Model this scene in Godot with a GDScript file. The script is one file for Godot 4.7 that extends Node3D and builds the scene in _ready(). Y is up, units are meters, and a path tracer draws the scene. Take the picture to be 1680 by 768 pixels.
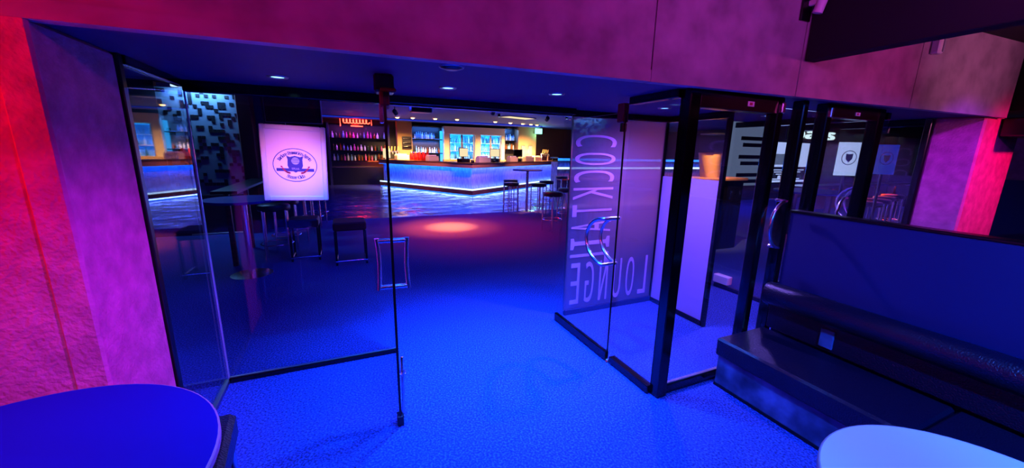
extends Node3D

var M := {}
var taken := {}
var rng := RandomNumberGenerator.new()

# ---------------------------------------------------------------- helpers
func numbered(called: String) -> String:
	if not taken.has(called):
		taken[called] = 0
		return called
	taken[called] += 1
	return "%s_%03d" % [called, taken[called]]

func tag(o, label, category, group = "", kind = ""):
	if label: o.set_meta("label", label)
	if category: o.set_meta("category", category)
	if group: o.set_meta("group", group)
	if kind: o.set_meta("kind", kind)
	return o

func thing(called, label, category, at = Vector3.ZERO, turn = 0.0, group = "", kind = ""):
	var o := Node3D.new()
	o.name = numbered(called)
	add_child(o)
	o.position = at
	o.rotation.y = turn
	return tag(o, label, category, group, kind)

func obj(called, mesh, m, parent = null, at = Vector3.ZERO):
	var o := MeshInstance3D.new()
	o.mesh = mesh
	o.material_override = m
	o.position = at
	if parent == null:
		o.name = numbered(called)
		add_child(o)
	else:
		o.name = called
		parent.add_child(o, true)
	return o

func struct(called, mesh, m, label, at = Vector3.ZERO):
	return tag(obj(called, mesh, m, null, at), label, "", "", "structure")

func dup(src, at, turn = 0.0, label = ""):
	var r = src.duplicate()
	r.name = numbered(String(src.name).rstrip("0123456789").trim_suffix("_"))
	add_child(r)
	r.position = at
	r.rotation.y = turn
	if label: r.set_meta("label", label)
	return r

func stool_new() -> SurfaceTool:
	var st := SurfaceTool.new()
	st.begin(Mesh.PRIMITIVE_TRIANGLES)
	st.set_smooth_group(-1)
	return st

func tri(st, a, b, c, uva = Vector2.ZERO, uvb = Vector2.ZERO, uvc = Vector2.ZERO):
	st.set_uv(uva); st.add_vertex(a)
	st.set_uv(uvb); st.add_vertex(b)
	st.set_uv(uvc); st.add_vertex(c)

func quad(st, a, b, c, d):
	tri(st, a, b, c, Vector2(0, 0), Vector2(1, 0), Vector2(1, 1))
	tri(st, a, c, d, Vector2(0, 0), Vector2(1, 1), Vector2(0, 1))

func done(st) -> ArrayMesh:
	st.generate_normals()
	return st.commit()

# chamfered box from corner lo to corner hi
func add_box(st: SurfaceTool, lo: Vector3, hi: Vector3, b := 0.0):
	var c := (lo + hi) / 2
	var h := (hi - lo) / 2
	b = minf(b, minf(h.x, minf(h.y, h.z)) * 0.9)
	if b <= 0.0:
		var p := []
		for i in 8:
			p.append(c + Vector3(h.x if i & 1 else -h.x, h.y if i & 2 else -h.y, h.z if i & 4 else -h.z))
		for f in [[0, 2, 3, 1], [4, 5, 7, 6], [0, 4, 6, 2], [1, 3, 7, 5], [2, 6, 7, 3], [0, 1, 5, 4]]:
			quad(st, p[f[0]], p[f[3]], p[f[2]], p[f[1]])
		return
	var v := {}
	for sx in [-1, 1]:
		for sy in [-1, 1]:
			for sz in [-1, 1]:
				v[[sx, sy, sz, 0]] = c + Vector3(sx * h.x, sy * (h.y - b), sz * (h.z - b))
				v[[sx, sy, sz, 1]] = c + Vector3(sx * (h.x - b), sy * h.y, sz * (h.z - b))
				v[[sx, sy, sz, 2]] = c + Vector3(sx * (h.x - b), sy * (h.y - b), sz * h.z)
	var face := func(q: Array):
		var n: Vector3 = (q[1] - q[0]).cross(q[2] - q[0])
		var m := Vector3.ZERO
		for x in q: m += x
		m /= q.size()
		if n.dot(m - c) > 0: q.reverse()
		if q.size() == 3: tri(st, q[0], q[1], q[2])
		else: quad(st, q[0], q[1], q[2], q[3])
	for s in [-1, 1]:
		face.call([v[[s, -1, -1, 0]], v[[s, 1, -1, 0]], v[[s, 1, 1, 0]], v[[s, -1, 1, 0]]])
		face.call([v[[-1, s, -1, 1]], v[[1, s, -1, 1]], v[[1, s, 1, 1]], v[[-1, s, 1, 1]]])
		face.call([v[[-1, -1, s, 2]], v[[1, -1, s, 2]], v[[1, 1, s, 2]], v[[-1, 1, s, 2]]])
		for t in [-1, 1]:
			face.call([v[[s, t, -1, 0]], v[[s, t, 1, 0]], v[[s, t, 1, 1]], v[[s, t, -1, 1]]])
			face.call([v[[s, -1, t, 0]], v[[s, 1, t, 0]], v[[s, 1, t, 2]], v[[s, -1, t, 2]]])
			face.call([v[[-1, s, t, 1]], v[[1, s, t, 1]], v[[1, s, t, 2]], v[[-1, s, t, 2]]])
			for u in [-1, 1]:
				face.call([v[[s, t, u, 0]], v[[s, t, u, 1]], v[[s, t, u, 2]]])

func bx(lo: Vector3, hi: Vector3, b := 0.0) -> ArrayMesh:
	var st := SurfaceTool.new()
	st.begin(Mesh.PRIMITIVE_TRIANGLES)
	st.set_smooth_group(-1)
	add_box(st, lo, hi, b)
	return done(st)

# tube along points
func add_tube(st: SurfaceTool, pts: Array, r: float, seg := 10):
	var rings := []
	var up := Vector3(0.01, 1, 0.02).normalized()
	for i in pts.size():
		var d: Vector3 = ((pts[mini(i + 1, pts.size() - 1)] - pts[maxi(i - 1, 0)]) as Vector3).normalized()
		if absf(d.dot(up)) > 0.95: up = Vector3(1, 0.02, 0.03).normalized()
		var a := d.cross(up).normalized()
		var b := a.cross(d).normalized()
		up = b
		var ring := []
		for k in seg:
			var t := TAU * k / seg
			ring.append(pts[i] + a * cos(t) * r + b * sin(t) * r)
		rings.append(ring)
	st.set_smooth_group(0)
	for i in rings.size() - 1:
		for k in seg:
			var k2 := (k + 1) % seg
			quad(st, rings[i][k], rings[i][k2], rings[i + 1][k2], rings[i + 1][k])
	st.set_smooth_group(-1)
	for k in range(1, seg - 1):
		tri(st, rings[0][0], rings[0][k + 1], rings[0][k])
		tri(st, rings[-1][0], rings[-1][k], rings[-1][k + 1])

func tube(pts: Array, r: float, seg := 10) -> ArrayMesh:
	var st := SurfaceTool.new()
	st.begin(Mesh.PRIMITIVE_TRIANGLES)
	add_tube(st, pts, r, seg)
	return done(st)

# lathe: profile of Vector2(radius, y)
func add_lathe(st: SurfaceTool, prof: Array, at := Vector3.ZERO, seg := 20, smooth := true):
	for i in prof.size() - 1:
		st.set_smooth_group(i if not smooth else 0)
		for k in seg:
			var a := TAU * k / seg
			var b := TAU * (k + 1) / seg
			var p: Vector2 = prof[i]
			var q: Vector2 = prof[i + 1]
			var p0 := at + Vector3(p.x * cos(a), p.y, p.x * sin(a))
			var p1 := at + Vector3(p.x * cos(b), p.y, p.x * sin(b))
			var q0 := at + Vector3(q.x * cos(a), q.y, q.x * sin(a))
			var q1 := at + Vector3(q.x * cos(b), q.y, q.x * sin(b))
			if p.x > 1e-5: tri(st, p0, p1, q1)
			if q.x > 1e-5: tri(st, p0, q1, q0)

func lathe(prof: Array, at := Vector3.ZERO, seg := 20, smooth := true) -> ArrayMesh:
	var st := SurfaceTool.new()
	st.begin(Mesh.PRIMITIVE_TRIANGLES)
	add_lathe(st, prof, at, seg, smooth)
	return done(st)

# prism over a polygon in x,z
func prism(poly: Array, y0: float, y1: float) -> ArrayMesh:
	var st := SurfaceTool.new()
	st.begin(Mesh.PRIMITIVE_TRIANGLES)
	st.set_smooth_group(-1)
	var pp := PackedVector2Array(poly)
	if not Geometry2D.is_polygon_clockwise(pp): pp.reverse()
	var idx := Geometry2D.triangulate_polygon(pp)
	for i in range(0, idx.size(), 3):
		var a := pp[idx[i]]; var b := pp[idx[i + 1]]; var c := pp[idx[i + 2]]
		tri(st, Vector3(a.x, y1, a.y), Vector3(b.x, y1, b.y), Vector3(c.x, y1, c.y))
		tri(st, Vector3(a.x, y0, a.y), Vector3(c.x, y0, c.y), Vector3(b.x, y0, b.y))
	for i in pp.size():
		var a := pp[i]; var b := pp[(i + 1) % pp.size()]
		quad(st, Vector3(a.x, y0, a.y), Vector3(b.x, y0, b.y), Vector3(b.x, y1, b.y), Vector3(a.x, y1, a.y))
	return done(st)

func v3(x, y, z) -> Vector3: return Vector3(x, y, z)

func mat(color: Color, rough := 0.6, metal := 0.0) -> StandardMaterial3D:
	var m := StandardMaterial3D.new()
	m.albedo_color = color
	m.roughness = rough
	m.metallic = metal
	return m

func glass(alpha := 0.03, tint := Color(0.9, 0.95, 1.0)) -> StandardMaterial3D:
	var m := StandardMaterial3D.new()
	m.transparency = BaseMaterial3D.TRANSPARENCY_ALPHA
	m.albedo_color = Color(tint.r, tint.g, tint.b, alpha)
	m.roughness = 0.02
	m.metallic_specular = 0.5
	return m

func glow(color: Color, e: float) -> StandardMaterial3D:
	var m := StandardMaterial3D.new()
	m.albedo_color = Color(0.1, 0.1, 0.1)
	m.emission_enabled = true
	m.emission = color
	m.emission_energy_multiplier = e
	return m

func noise_tex(freq: float, ramp: Array, seed_ := 1, size := 512, kind := FastNoiseLite.TYPE_SIMPLEX_SMOOTH, oct := 4) -> NoiseTexture2D:
	var n := FastNoiseLite.new()
	n.noise_type = kind
	n.frequency = freq
	n.seed = seed_
	n.fractal_octaves = oct
	var t := NoiseTexture2D.new()
	t.noise = n
	t.width = size
	t.height = size
	t.seamless = true
	if ramp.size():
		var g := Gradient.new()
		var offs := PackedFloat32Array()
		var cols := PackedColorArray()
		for r in ramp:
			offs.append(r[0]); cols.append(r[1])
		g.offsets = offs
		g.colors = cols
		t.color_ramp = g
	return t

func tri_planar(m: StandardMaterial3D, scale: Vector3):
	m.uv1_triplanar = true
	m.uv1_world_triplanar = true
	m.uv1_scale = scale

func spot(at: Vector3, to: Vector3, color: Color, e: float, angle: float, soft := 0.05, blend := 0.6):
	var l := SpotLight3D.new()
	l.name = numbered("spot_lamp")
	add_child(l)
	l.position = at
	var d := (to - at).normalized()
	l.basis = Basis.looking_at(d, Vector3.UP if absf(d.y) < 0.95 else Vector3.RIGHT)
	l.light_color = color
	l.light_energy = e
	l.spot_angle = angle
	l.spot_angle_attenuation = blend
	l.spot_range = 30.0
	l.spot_attenuation = 2.0
	l.light_size = soft
	l.shadow_enabled = true
	return l

func omni(at: Vector3, color: Color, e: float, soft := 0.08):
	var l := OmniLight3D.new()
	l.name = numbered("omni_lamp")
	add_child(l)
	l.position = at
	l.light_color = color
	l.light_energy = e
	l.omni_range = 30.0
	l.omni_attenuation = 2.0
	l.light_size = soft
	l.shadow_enabled = true
	return l

func area(at: Vector3, to: Vector3, size: Vector2, color: Color, e: float, along := Vector3.RIGHT):
	var l := AreaLight3D.new()
	l.name = numbered("area_lamp")
	add_child(l)
	l.position = at
	var z := -(to - at).normalized()
	var x := (along - z * along.dot(z)).normalized()
	l.basis = Basis(x, z.cross(x), z)
	l.area_size = size
	l.light_color = color
	l.light_energy = e
	l.area_range = 30.0
	l.shadow_enabled = true
	return l

const BLUE := Color(0.05, 0.37, 1.0)
const SKYBLUE := Color(0.30, 0.42, 1.0)
const RED := Color(1.0, 0.02, 0.16)
const VIOLET := Color(0.62, 0.12, 1.0)
const WARM := Color(1.0, 0.74, 0.45)

func camera_and_air():
	var yaw := deg_to_rad(23.7)
	var pit := deg_to_rad(12.35)
	var rol := deg_to_rad(1.1)
	var f := Vector3(sin(yaw) * cos(pit), -sin(pit), -cos(yaw) * cos(pit))
	var r := Vector3(cos(yaw), 0, sin(yaw))
	var u := r.cross(f)
	var r2 := r * cos(rol) + u * sin(rol)
	var u2 := -r * sin(rol) + u * cos(rol)
	var cam := Camera3D.new()
	cam.name = "camera"
	cam.fov = rad_to_deg(2.0 * atan(384.0 / 620.0))
	cam.near = 0.05
	cam.far = 100.0
	add_child(cam)
	cam.transform = Transform3D(Basis(r2, u2, -f), Vector3(0, 1.65, 0))
	cam.current = true
	var env := Environment.new()
	env.background_mode = Environment.BG_COLOR
	env.background_color = Color.BLACK
	env.ambient_light_source = Environment.AMBIENT_SOURCE_DISABLED
	env.tonemap_mode = Environment.TONE_MAPPER_LINEAR
	env.tonemap_exposure = 1.0
	env.sdfgi_enabled = true
	env.ssao_enabled = true
	env.ssil_enabled = true
	var we := WorldEnvironment.new()
	we.name = "air"
	we.environment = env
	add_child(we)

# added can lamp under the ceiling: made-up housing and lens around its own light
func added_can_lamp(label, at: Vector3, to: Vector3, color: Color, e: float, angle: float, blend := 1.0):
	var t = thing("added_can_lamp", label, "spotlight", at)
	var d := (to - at).normalized()
	var b := Basis.looking_at(d, Vector3.UP if absf(d.y) < 0.95 else Vector3.RIGHT)
	var can = obj("housing", lathe([Vector2(0, 0.16), Vector2(0.05, 0.16), Vector2(0.07, 0.13), Vector2(0.07, 0.0), Vector2(0.062, 0.0), Vector2(0.062, 0.02)], Vector3.ZERO, 16, false), mat(Color(0.03, 0.03, 0.03), 0.5), t)
	can.basis = b * Basis(Vector3.RIGHT, PI / 2)
	var lens = obj("lens_light", lathe([Vector2(0, 0.012), Vector2(0.062, 0.018)], Vector3.ZERO, 16), glow(color, 0.6), t)
	lens.basis = b * Basis(Vector3.RIGHT, PI / 2)
	obj("hanger", bx(v3(-0.01, 0.0, -0.01) - d * 0.1, v3(0.01, (2.62 if at.z > -2.0 else 2.95) - at.y, 0.01) - d * 0.1), mat(Color(0.03, 0.03, 0.03), 0.5), t)
	spot(at + d * 0.01, to, color, e, angle, 0.06, blend)

func ceiling_lamps():
	# cans and light panels added out of view to give the front room coloured washes
	added_can_lamp("blue can lamp over the navy round table", v3(-0.55, 2.45, -0.7), v3(-0.75, 0.78, -1.0), SKYBLUE, 5.0, 38.0)
	added_can_lamp("blue can lamp over the pale round table", v3(1.3, 2.45, 0.1), v3(1.6, 0.7, -0.35), SKYBLUE, 7.0, 42.0)
	added_can_lamp("blue can lamp over the floor before the doors", v3(0.6, 2.45, -0.55), v3(0.7, 0, -1.6), BLUE, 12.0, 40.0)
	added_can_lamp("added blue can lamp facing the bench back", v3(1.3, 2.4, 0.9), v3(2.95, 0.8, -0.4), BLUE, 22.0, 36.0)  # added to light the bench back, no such fixture in view
	area(v3(-2.0, 1.8, -1.15), v3(-1.8, 1.85, -1.76), Vector2(1.0, 0.12), RED, 3.0)
	area(v3(0.2, 2.3, -0.75), v3(0.2, 2.62, -1.7), Vector2(2.6, 0.08), Color(0.92, 0.10, 0.80), 0.55)
	area(v3(2.0, 2.3, -0.6), v3(2.0, 2.62, -1.55), Vector2(1.0, 0.08), Color(0.85, 0.28, 0.9), 0.75)
	added_can_lamp("violet can lamp hung by the black beam", v3(1.9, 2.5, -0.4), v3(-0.87, 0.75, -2.05), VIOLET, 30.0, 15.0)
	added_can_lamp("added pink can lamp aimed at the poster", v3(0.1, 2.2, 0.2), v3(-0.31, 1.54, -2.98), Color(1.0, 0.55, 0.90), 14.0, 5.5)  # added to turn the poster sheet lavender
	added_can_lamp("red can lamp hung before the pillar", v3(5.4, 2.4, 0.3), v3(5.5, 1.4, -1.5), Color(1.0, 0.02, 0.46), 8.0, 26.0)
	added_can_lamp("violet can lamp hung right of the beam", v3(3.3, 2.45, -0.5), v3(5.15, 1.5, -1.65), VIOLET, 9.0, 15.0)
	added_can_lamp("added magenta can lamp hung right of the beam", v3(3.5, 2.2, 0.3), v3(3.2, 2.3, -1.55), Color(0.95, 0.28, 0.72), 2.0, 30.0)  # added to brighten the fascia that the beam leaves dark
	added_can_lamp("rose can lamp hung right of the beam", v3(4.3, 2.2, 0.4), v3(4.6, 2.45, -1.5), Color(0.95, 0.50, 0.75), 2.3, 28.0)
	# bar room
	added_can_lamp("orange can lamp over the carpet before the bar", v3(2.05, 2.7, -8.0), v3(2.05, 0, -8.02), Color(1.0, 0.42, 0.12), 230.0, 14.0)
	added_can_lamp("red-orange can lamp over the carpet before the bar", v3(1.7, 2.7, -8.1), v3(1.95, 0, -8.05), Color(1.0, 0.26, 0.08), 90.0, 27.0)
	added_can_lamp("red can lamp over the carpet before the bar", v3(2.35, 2.7, -7.6), v3(2.5, 0, -7.7), Color(1.0, 0.03, 0.06), 26.0, 50.0)
	added_can_lamp("orange can lamp over the high table before the bar", v3(4.9, 2.7, -8.9), v3(4.7, 0.2, -9.5), Color(1.0, 0.45, 0.25), 40.0, 14.0)
	added_can_lamp("added rose can lamp behind the lettered frosted screen", v3(3.9, 2.6, -6.2), v3(2.85, 1.35, -3.12), Color(1.0, 0.45, 0.5), 9.0, 13.0)  # added so the frosted screen glows pinkish from behind
	area(v3(2.5, 2.9, -11.8), v3(2.5, 0, -11.8), Vector2(5.0, 1.5), Color(0.06, 0.20, 1.0), 20.0)  # this and the next area fills are added light without fixtures
	area(v3(10.5, 2.9, -9.0), v3(10.5, 0, -9.0), Vector2(3.0, 2.0), Color(0.35, 0.25, 1.0), 12.0)
	area(v3(0.2, 2.9, -5.2), v3(0.2, 0, -5.2), Vector2(2.0, 1.0), Color(0.05, 0.16, 1.0), 3.0)

# ---------------------------------------------------------------- materials
func materials():
	var c := mat(Color.WHITE, 0.95)
	c.albedo_texture = noise_tex(0.06, [[0.0, Color(0.07, 0.11, 0.32)], [0.4, Color(0.14, 0.22, 0.53)], [0.6, Color(0.19, 0.29, 0.67)], [1.0, Color(0.36, 0.48, 0.90)]], 3, 512, FastNoiseLite.TYPE_SIMPLEX_SMOOTH, 3)
	c.heightmap_enabled = true
	c.heightmap_texture = noise_tex(0.09, [], 4, 512)
	c.heightmap_scale = 0.6
	tri_planar(c, v3(1.9, 1.9, 1.9))
	M.carpet = c
	var d := mat(Color(0.18, 0.22, 0.48), 0.16)
	d.heightmap_enabled = true
	d.heightmap_texture = noise_tex(0.008, [], 8, 256)
	d.heightmap_scale = 2.4
	tri_planar(d, v3(0.5, 0.5, 0.5))
	M.dance = d
	var p := mat(Color(0.80, 0.40, 0.55), 0.8)
	p.albedo_texture = noise_tex(0.012, [[0.0, Color(0.80, 0.78, 0.80)], [1.0, Color(1, 1, 1)]], 5, 512)
	p.heightmap_enabled = true
	p.heightmap_texture = noise_tex(0.06, [], 6, 512)
	p.heightmap_scale = 0.35
	tri_planar(p, v3(1.3, 1.3, 1.3))
	M.plaster = p
	var fa := mat(Color(0.66, 0.58, 0.64), 0.65)
	fa.albedo_texture = noise_tex(0.01, [[0.0, Color(0.72, 0.72, 0.72)], [0.5, Color(0.9, 0.9, 0.9)], [1.0, Color(1, 1, 1)]], 15, 512)
	tri_planar(fa, v3(0.7, 0.7, 0.7))
	M.fascia = fa
	M.soffit = mat(Color(0.07, 0.08, 0.34), 0.7)
	M.ceiling_dark = mat(Color(0.012, 0.01, 0.02), 0.9)
	M.bar_ceiling = mat(Color(0.16, 0.20, 0.60), 0.8)
	M.black_metal = mat(Color(0.025, 0.025, 0.03), 0.3, 0.0)
	M.black_gloss = mat(Color(0.02, 0.02, 0.025), 0.15)
	M.chrome = mat(Color(0.90, 0.90, 0.92), 0.22, 1.0)
	M.steel = mat(Color(0.6, 0.6, 0.62), 0.35, 1.0)
	M.glass = glass(0.008, Color(0.3, 0.35, 0.5))
	M.glass_edge = mat(Color(0.62, 0.75, 0.78), 0.15)
	M.smoked = glass(0.3, Color(0.02, 0.02, 0.05))
	var fr := mat(Color(0.42, 0.40, 0.52, 0.6), 0.3)
	fr.backlight_enabled = true
	fr.backlight = Color(0.8, 0.75, 0.9)
	fr.transparency = BaseMaterial3D.TRANSPARENCY_ALPHA
	M.frost = fr
	var fr2 := mat(Color(0.70, 0.64, 0.86, 0.9), 0.5)
	fr2.transparency = BaseMaterial3D.TRANSPARENCY_ALPHA
	fr2.backlight_enabled = true
	fr2.backlight = Color(0.8, 0.75, 0.95)
	M.frost_film = fr2
	M.letter = mat(Color(0.92, 0.74, 1.0), 0.5)
	M.letter.backlight_enabled = true
	M.letter.backlight = Color(0.8, 0.7, 0.9)
	var vy := mat(Color(0.035, 0.04, 0.14), 0.33)
	vy.heightmap_enabled = true
	vy.heightmap_texture = noise_tex(0.08, [], 21, 256)
	vy.heightmap_scale = 0.25
	tri_planar(vy, v3(4, 4, 4))
	M.vinyl = vy
	M.navy_panel = mat(Color(0.04, 0.05, 0.30), 0.6)
	var bp := mat(Color(0.40, 0.48, 0.70), 0.4)
	bp.albedo_texture = noise_tex(0.015, [[0.0, Color(0.35, 0.35, 0.38)], [1.0, Color(1, 1, 1)]], 30, 256)
	tri_planar(bp, v3(1, 1, 1))
	M.bench_panel = bp
	M.table_navy = mat(Color(0.03, 0.08, 0.55), 0.6)
	M.table_navy.metallic_specular = 0.25
	M.table_pale = mat(Color(0.80, 0.84, 0.92), 0.35)
	M.edging = mat(Color(0.55, 0.57, 0.62), 0.4)
	M.white = mat(Color(0.85, 0.84, 0.86), 0.5)
	M.paper = mat(Color(0.88, 0.85, 0.94), 0.6)
	M.print_blue = mat(Color(0.10, 0.13, 0.45), 0.6)
	M.print_pale = mat(Color(0.62, 0.62, 0.85), 0.6)
	M.print_red = mat(Color(0.62, 0.08, 0.20), 0.6)
	M.maroon = mat(Color(0.30, 0.06, 0.10), 0.7)
	M.tan = mat(Color(0.55, 0.43, 0.30), 0.7)
	M.cream = mat(Color(0.82, 0.76, 0.66), 0.6)
	var w := mat(Color.WHITE, 0.35)
	w.albedo_texture = noise_tex(0.02, [[0.0, Color(0.22, 0.13, 0.08)], [0.5, Color(0.38, 0.24, 0.15)], [1.0, Color(0.50, 0.34, 0.22)]], 12, 256)
	tri_planar(w, v3(0.3, 3.0, 0.3))
	M.timber = w
	var bf := mat(Color.WHITE, 0.35)
	bf.albedo_texture = noise_tex(0.03, [[0.0, Color(0.30, 0.30, 0.36)], [1.0, Color(0.66, 0.66, 0.74)]], 13, 256)
	tri_planar(bf, v3(2.0, 0.4, 2.0))
	M.bar_front = bf
	M.grey_panel = mat(Color(0.36, 0.42, 0.46), 0.6)
	M.dark_tile = mat(Color(0.03, 0.035, 0.05), 0.4)
	M.dark_wall = mat(Color(0.08, 0.085, 0.14), 0.7)
	M.screen_off = mat(Color(0.02, 0.025, 0.03), 0.08)
	M.gold = mat(Color(0.78, 0.60, 0.36), 0.4)
	M.red_plastic = mat(Color(0.75, 0.05, 0.06), 0.3)
	M.led_blue = glow(Color(0.12, 0.42, 1.0), 3.0)
	M.led_white = glow(Color(0.68, 0.82, 1.0), 2.6)
	M.led_dim = glow(Color(0.10, 0.25, 1.0), 0.7)
	M.led_cyan = glow(Color(0.15, 0.65, 1.0), 2.0)
	M.bulb_warm = glow(Color(1.0, 0.75, 0.42), 12.0)
	M.bulb_blue = glow(Color(0.55, 0.85, 1.0), 3.0)
	M.neon_red = glow(Color(1.0, 0.22, 0.16), 12.0)
	M.neon_white = glow(Color(0.85, 0.97, 1.0), 1.4)
	M.exit_green = glow(Color(0.55, 1.0, 0.85), 2.4)
	M.red_led = glow(Color(1.0, 0.10, 0.06), 2.5)
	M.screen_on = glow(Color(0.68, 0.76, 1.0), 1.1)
	M.screen_warm = glow(Color(1.0, 0.92, 0.72), 0.95)
	M.screen_grey = glow(Color(0.36, 0.42, 0.56), 0.8)
	M.reflection_blue = glow(Color(0.12, 0.25, 0.9), 0.35)
	M.screen_dark = glow(Color(0.03, 0.04, 0.08), 0.5)
	M.lamp_shade = glow(Color(1.0, 0.78, 0.45), 0.9)

# ---------------------------------------------------------------- setting
const SOF := 2.03
func fz(x: float) -> float: return -1.76 + (x + 1.0) * 0.31 / 6.35

func setting():
	struct("floor", bx(v3(-5, -0.1, -9.6), v3(18, 0, 4)), M.carpet, "blue speckled carpet through the glass doors")
	var df = struct("floor_dance", bx(v3(-5, -0.1, -22), v3(18, 0, -9.6)), M.dance, "polished floor in front of the bar")
	# front room shell
	struct("ceiling", bx(v3(-5, 2.62, -1.9), v3(9, 2.75, 4)), M.ceiling_dark, "black ceiling of the front room")
	struct("wall_back", bx(v3(-5, 0, 4), v3(9, 2.75, 4.2)), M.dark_wall, "dark wall behind the seating")
	struct("wall_far_left", bx(v3(-5.2, 0, -2.27), v3(-5, 2.75, 4.2)), M.dark_wall, "dark end wall of the front room")
	# soffit over the doors
	var s = struct("ceiling_soffit", prism([Vector2(-5, -3.1), Vector2(5.37, -3.1), Vector2(5.37, fz(5.37) - 0.05), Vector2(-5, fz(-5) - 0.05)], SOF, SOF + 0.08), M.soffit, "low navy soffit above the glass doors")
	# left pillar wall
	struct("wall_left", bx(v3(-5, 0, -2.27), v3(-0.87, SOF, -1.76), 0.015), M.plaster, "textured plaster wall ending in a return beside the side glass")
	struct("trim_1", bx(v3(-0.96, 0, -1.775), v3(-0.862, SOF, -1.753), 0.008), M.plaster, "plaster corner bead at the wall end")
	struct("trim_2", bx(v3(-0.91, 0, -2.31), v3(-0.86, SOF, -2.27), 0.004), M.black_metal, "black jamb between wall and side glass")
	# right pillar wall
	struct("wall_right", bx(v3(5.15, 0, -1.83), v3(5.95, SOF, -1.5), 0.015), M.plaster, "plaster pillar at the end of the glass front")
	struct("trim_3", bx(v3(5.12, 0, -1.88), v3(5.18, SOF, -1.83), 0.004), M.black_metal, "black jamb beside the pillar")
	# fascia of separate panels
	var f = thing("wall_fascia", "painted fascia panels over the glass doors", "", Vector3.ZERO, 0, "", "structure")
	var xs := [-5.0, -1.6, 1.49, 2.61, 3.86, 5.37]
	for i in xs.size() - 1:
		var a: float = xs[i] + 0.004
		var b: float = xs[i + 1] - 0.004
		obj("panel", prism([Vector2(a, fz(a)), Vector2(b, fz(b)), Vector2(b, fz(b) - 0.05), Vector2(a, fz(a) - 0.05)], SOF - 0.012, 2.62), M.fascia, f)
	obj("lower_band", prism([Vector2(-5, fz(-5) + 0.006), Vector2(1.486, fz(1.486) + 0.006), Vector2(1.486, fz(1.486)), Vector2(-5, fz(-5))], SOF - 0.012, SOF + 0.045), M.fascia, f)
	obj("backing", prism([Vector2(-5, fz(-5) - 0.052), Vector2(5.37, fz(5.37) - 0.052), Vector2(5.37, fz(5.37) - 0.1), Vector2(-5, fz(-5) - 0.1)], SOF, 2.62), M.ceiling_dark, f)
	# beam
	struct("trim_beam", bx(v3(2.63, 2.225, -1.575), v3(2.73, 2.62, 4.0), 0.004), M.ceiling_dark, "black ceiling beam running from the fascia into the room")
	# dark end to the right of the pillar
	struct("wall_end", bx(v3(8.2, 0, -2.1), v3(8.4, 2.75, 4.2)), M.plaster, "wall of the side room")
	struct("baseboard_end", bx(v3(8.14, 0, -2.1), v3(8.2, 1.4, 4.0)), M.navy_panel, "navy wall panelling in the side room")
	struct("ceiling_side", bx(v3(5.4, 2.08, -2.0), v3(8.2, 3.1, -1.3)), M.ceiling_dark, "black bulkhead beyond the fascia")
	# bar room shell
	struct("ceiling_bar", prism([Vector2(-5, -22), Vector2(18, -22), Vector2(18, -2.1), Vector2(5.4, -2.0), Vector2(5.4, -3.1), Vector2(-5, -3.1)], 2.95, 3.1), M.bar_ceiling, "navy ceiling of the bar room")
	struct("wall_over_doors", bx(v3(-5, SOF + 0.08, -3.1), v3(5.4, 3.1, -3.0)), M.dark_wall, "wall above the glass doors")
	struct("wall_bar_left", bx(v3(-5.2, 0, -22), v3(-5, 3.1, -2.27)), M.dark_wall, "dark left wall of the bar room")
	struct("wall_bar_back", bx(v3(-5, 0, -22), v3(18, 3.1, -21.8)), M.dark_wall, "dark back wall of the bar room")
	struct("wall_bar_right", bx(v3(18, 0, -22), v3(18.2, 3.1, -1.8)), M.dark_wall, "dark right wall of the bar room")
	struct("wall_bar_front", bx(v3(8.2, 0, -2.3), v3(18, 3.1, -2.1)), M.dark_wall, "dark wall of the bar room beside the doors")

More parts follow.
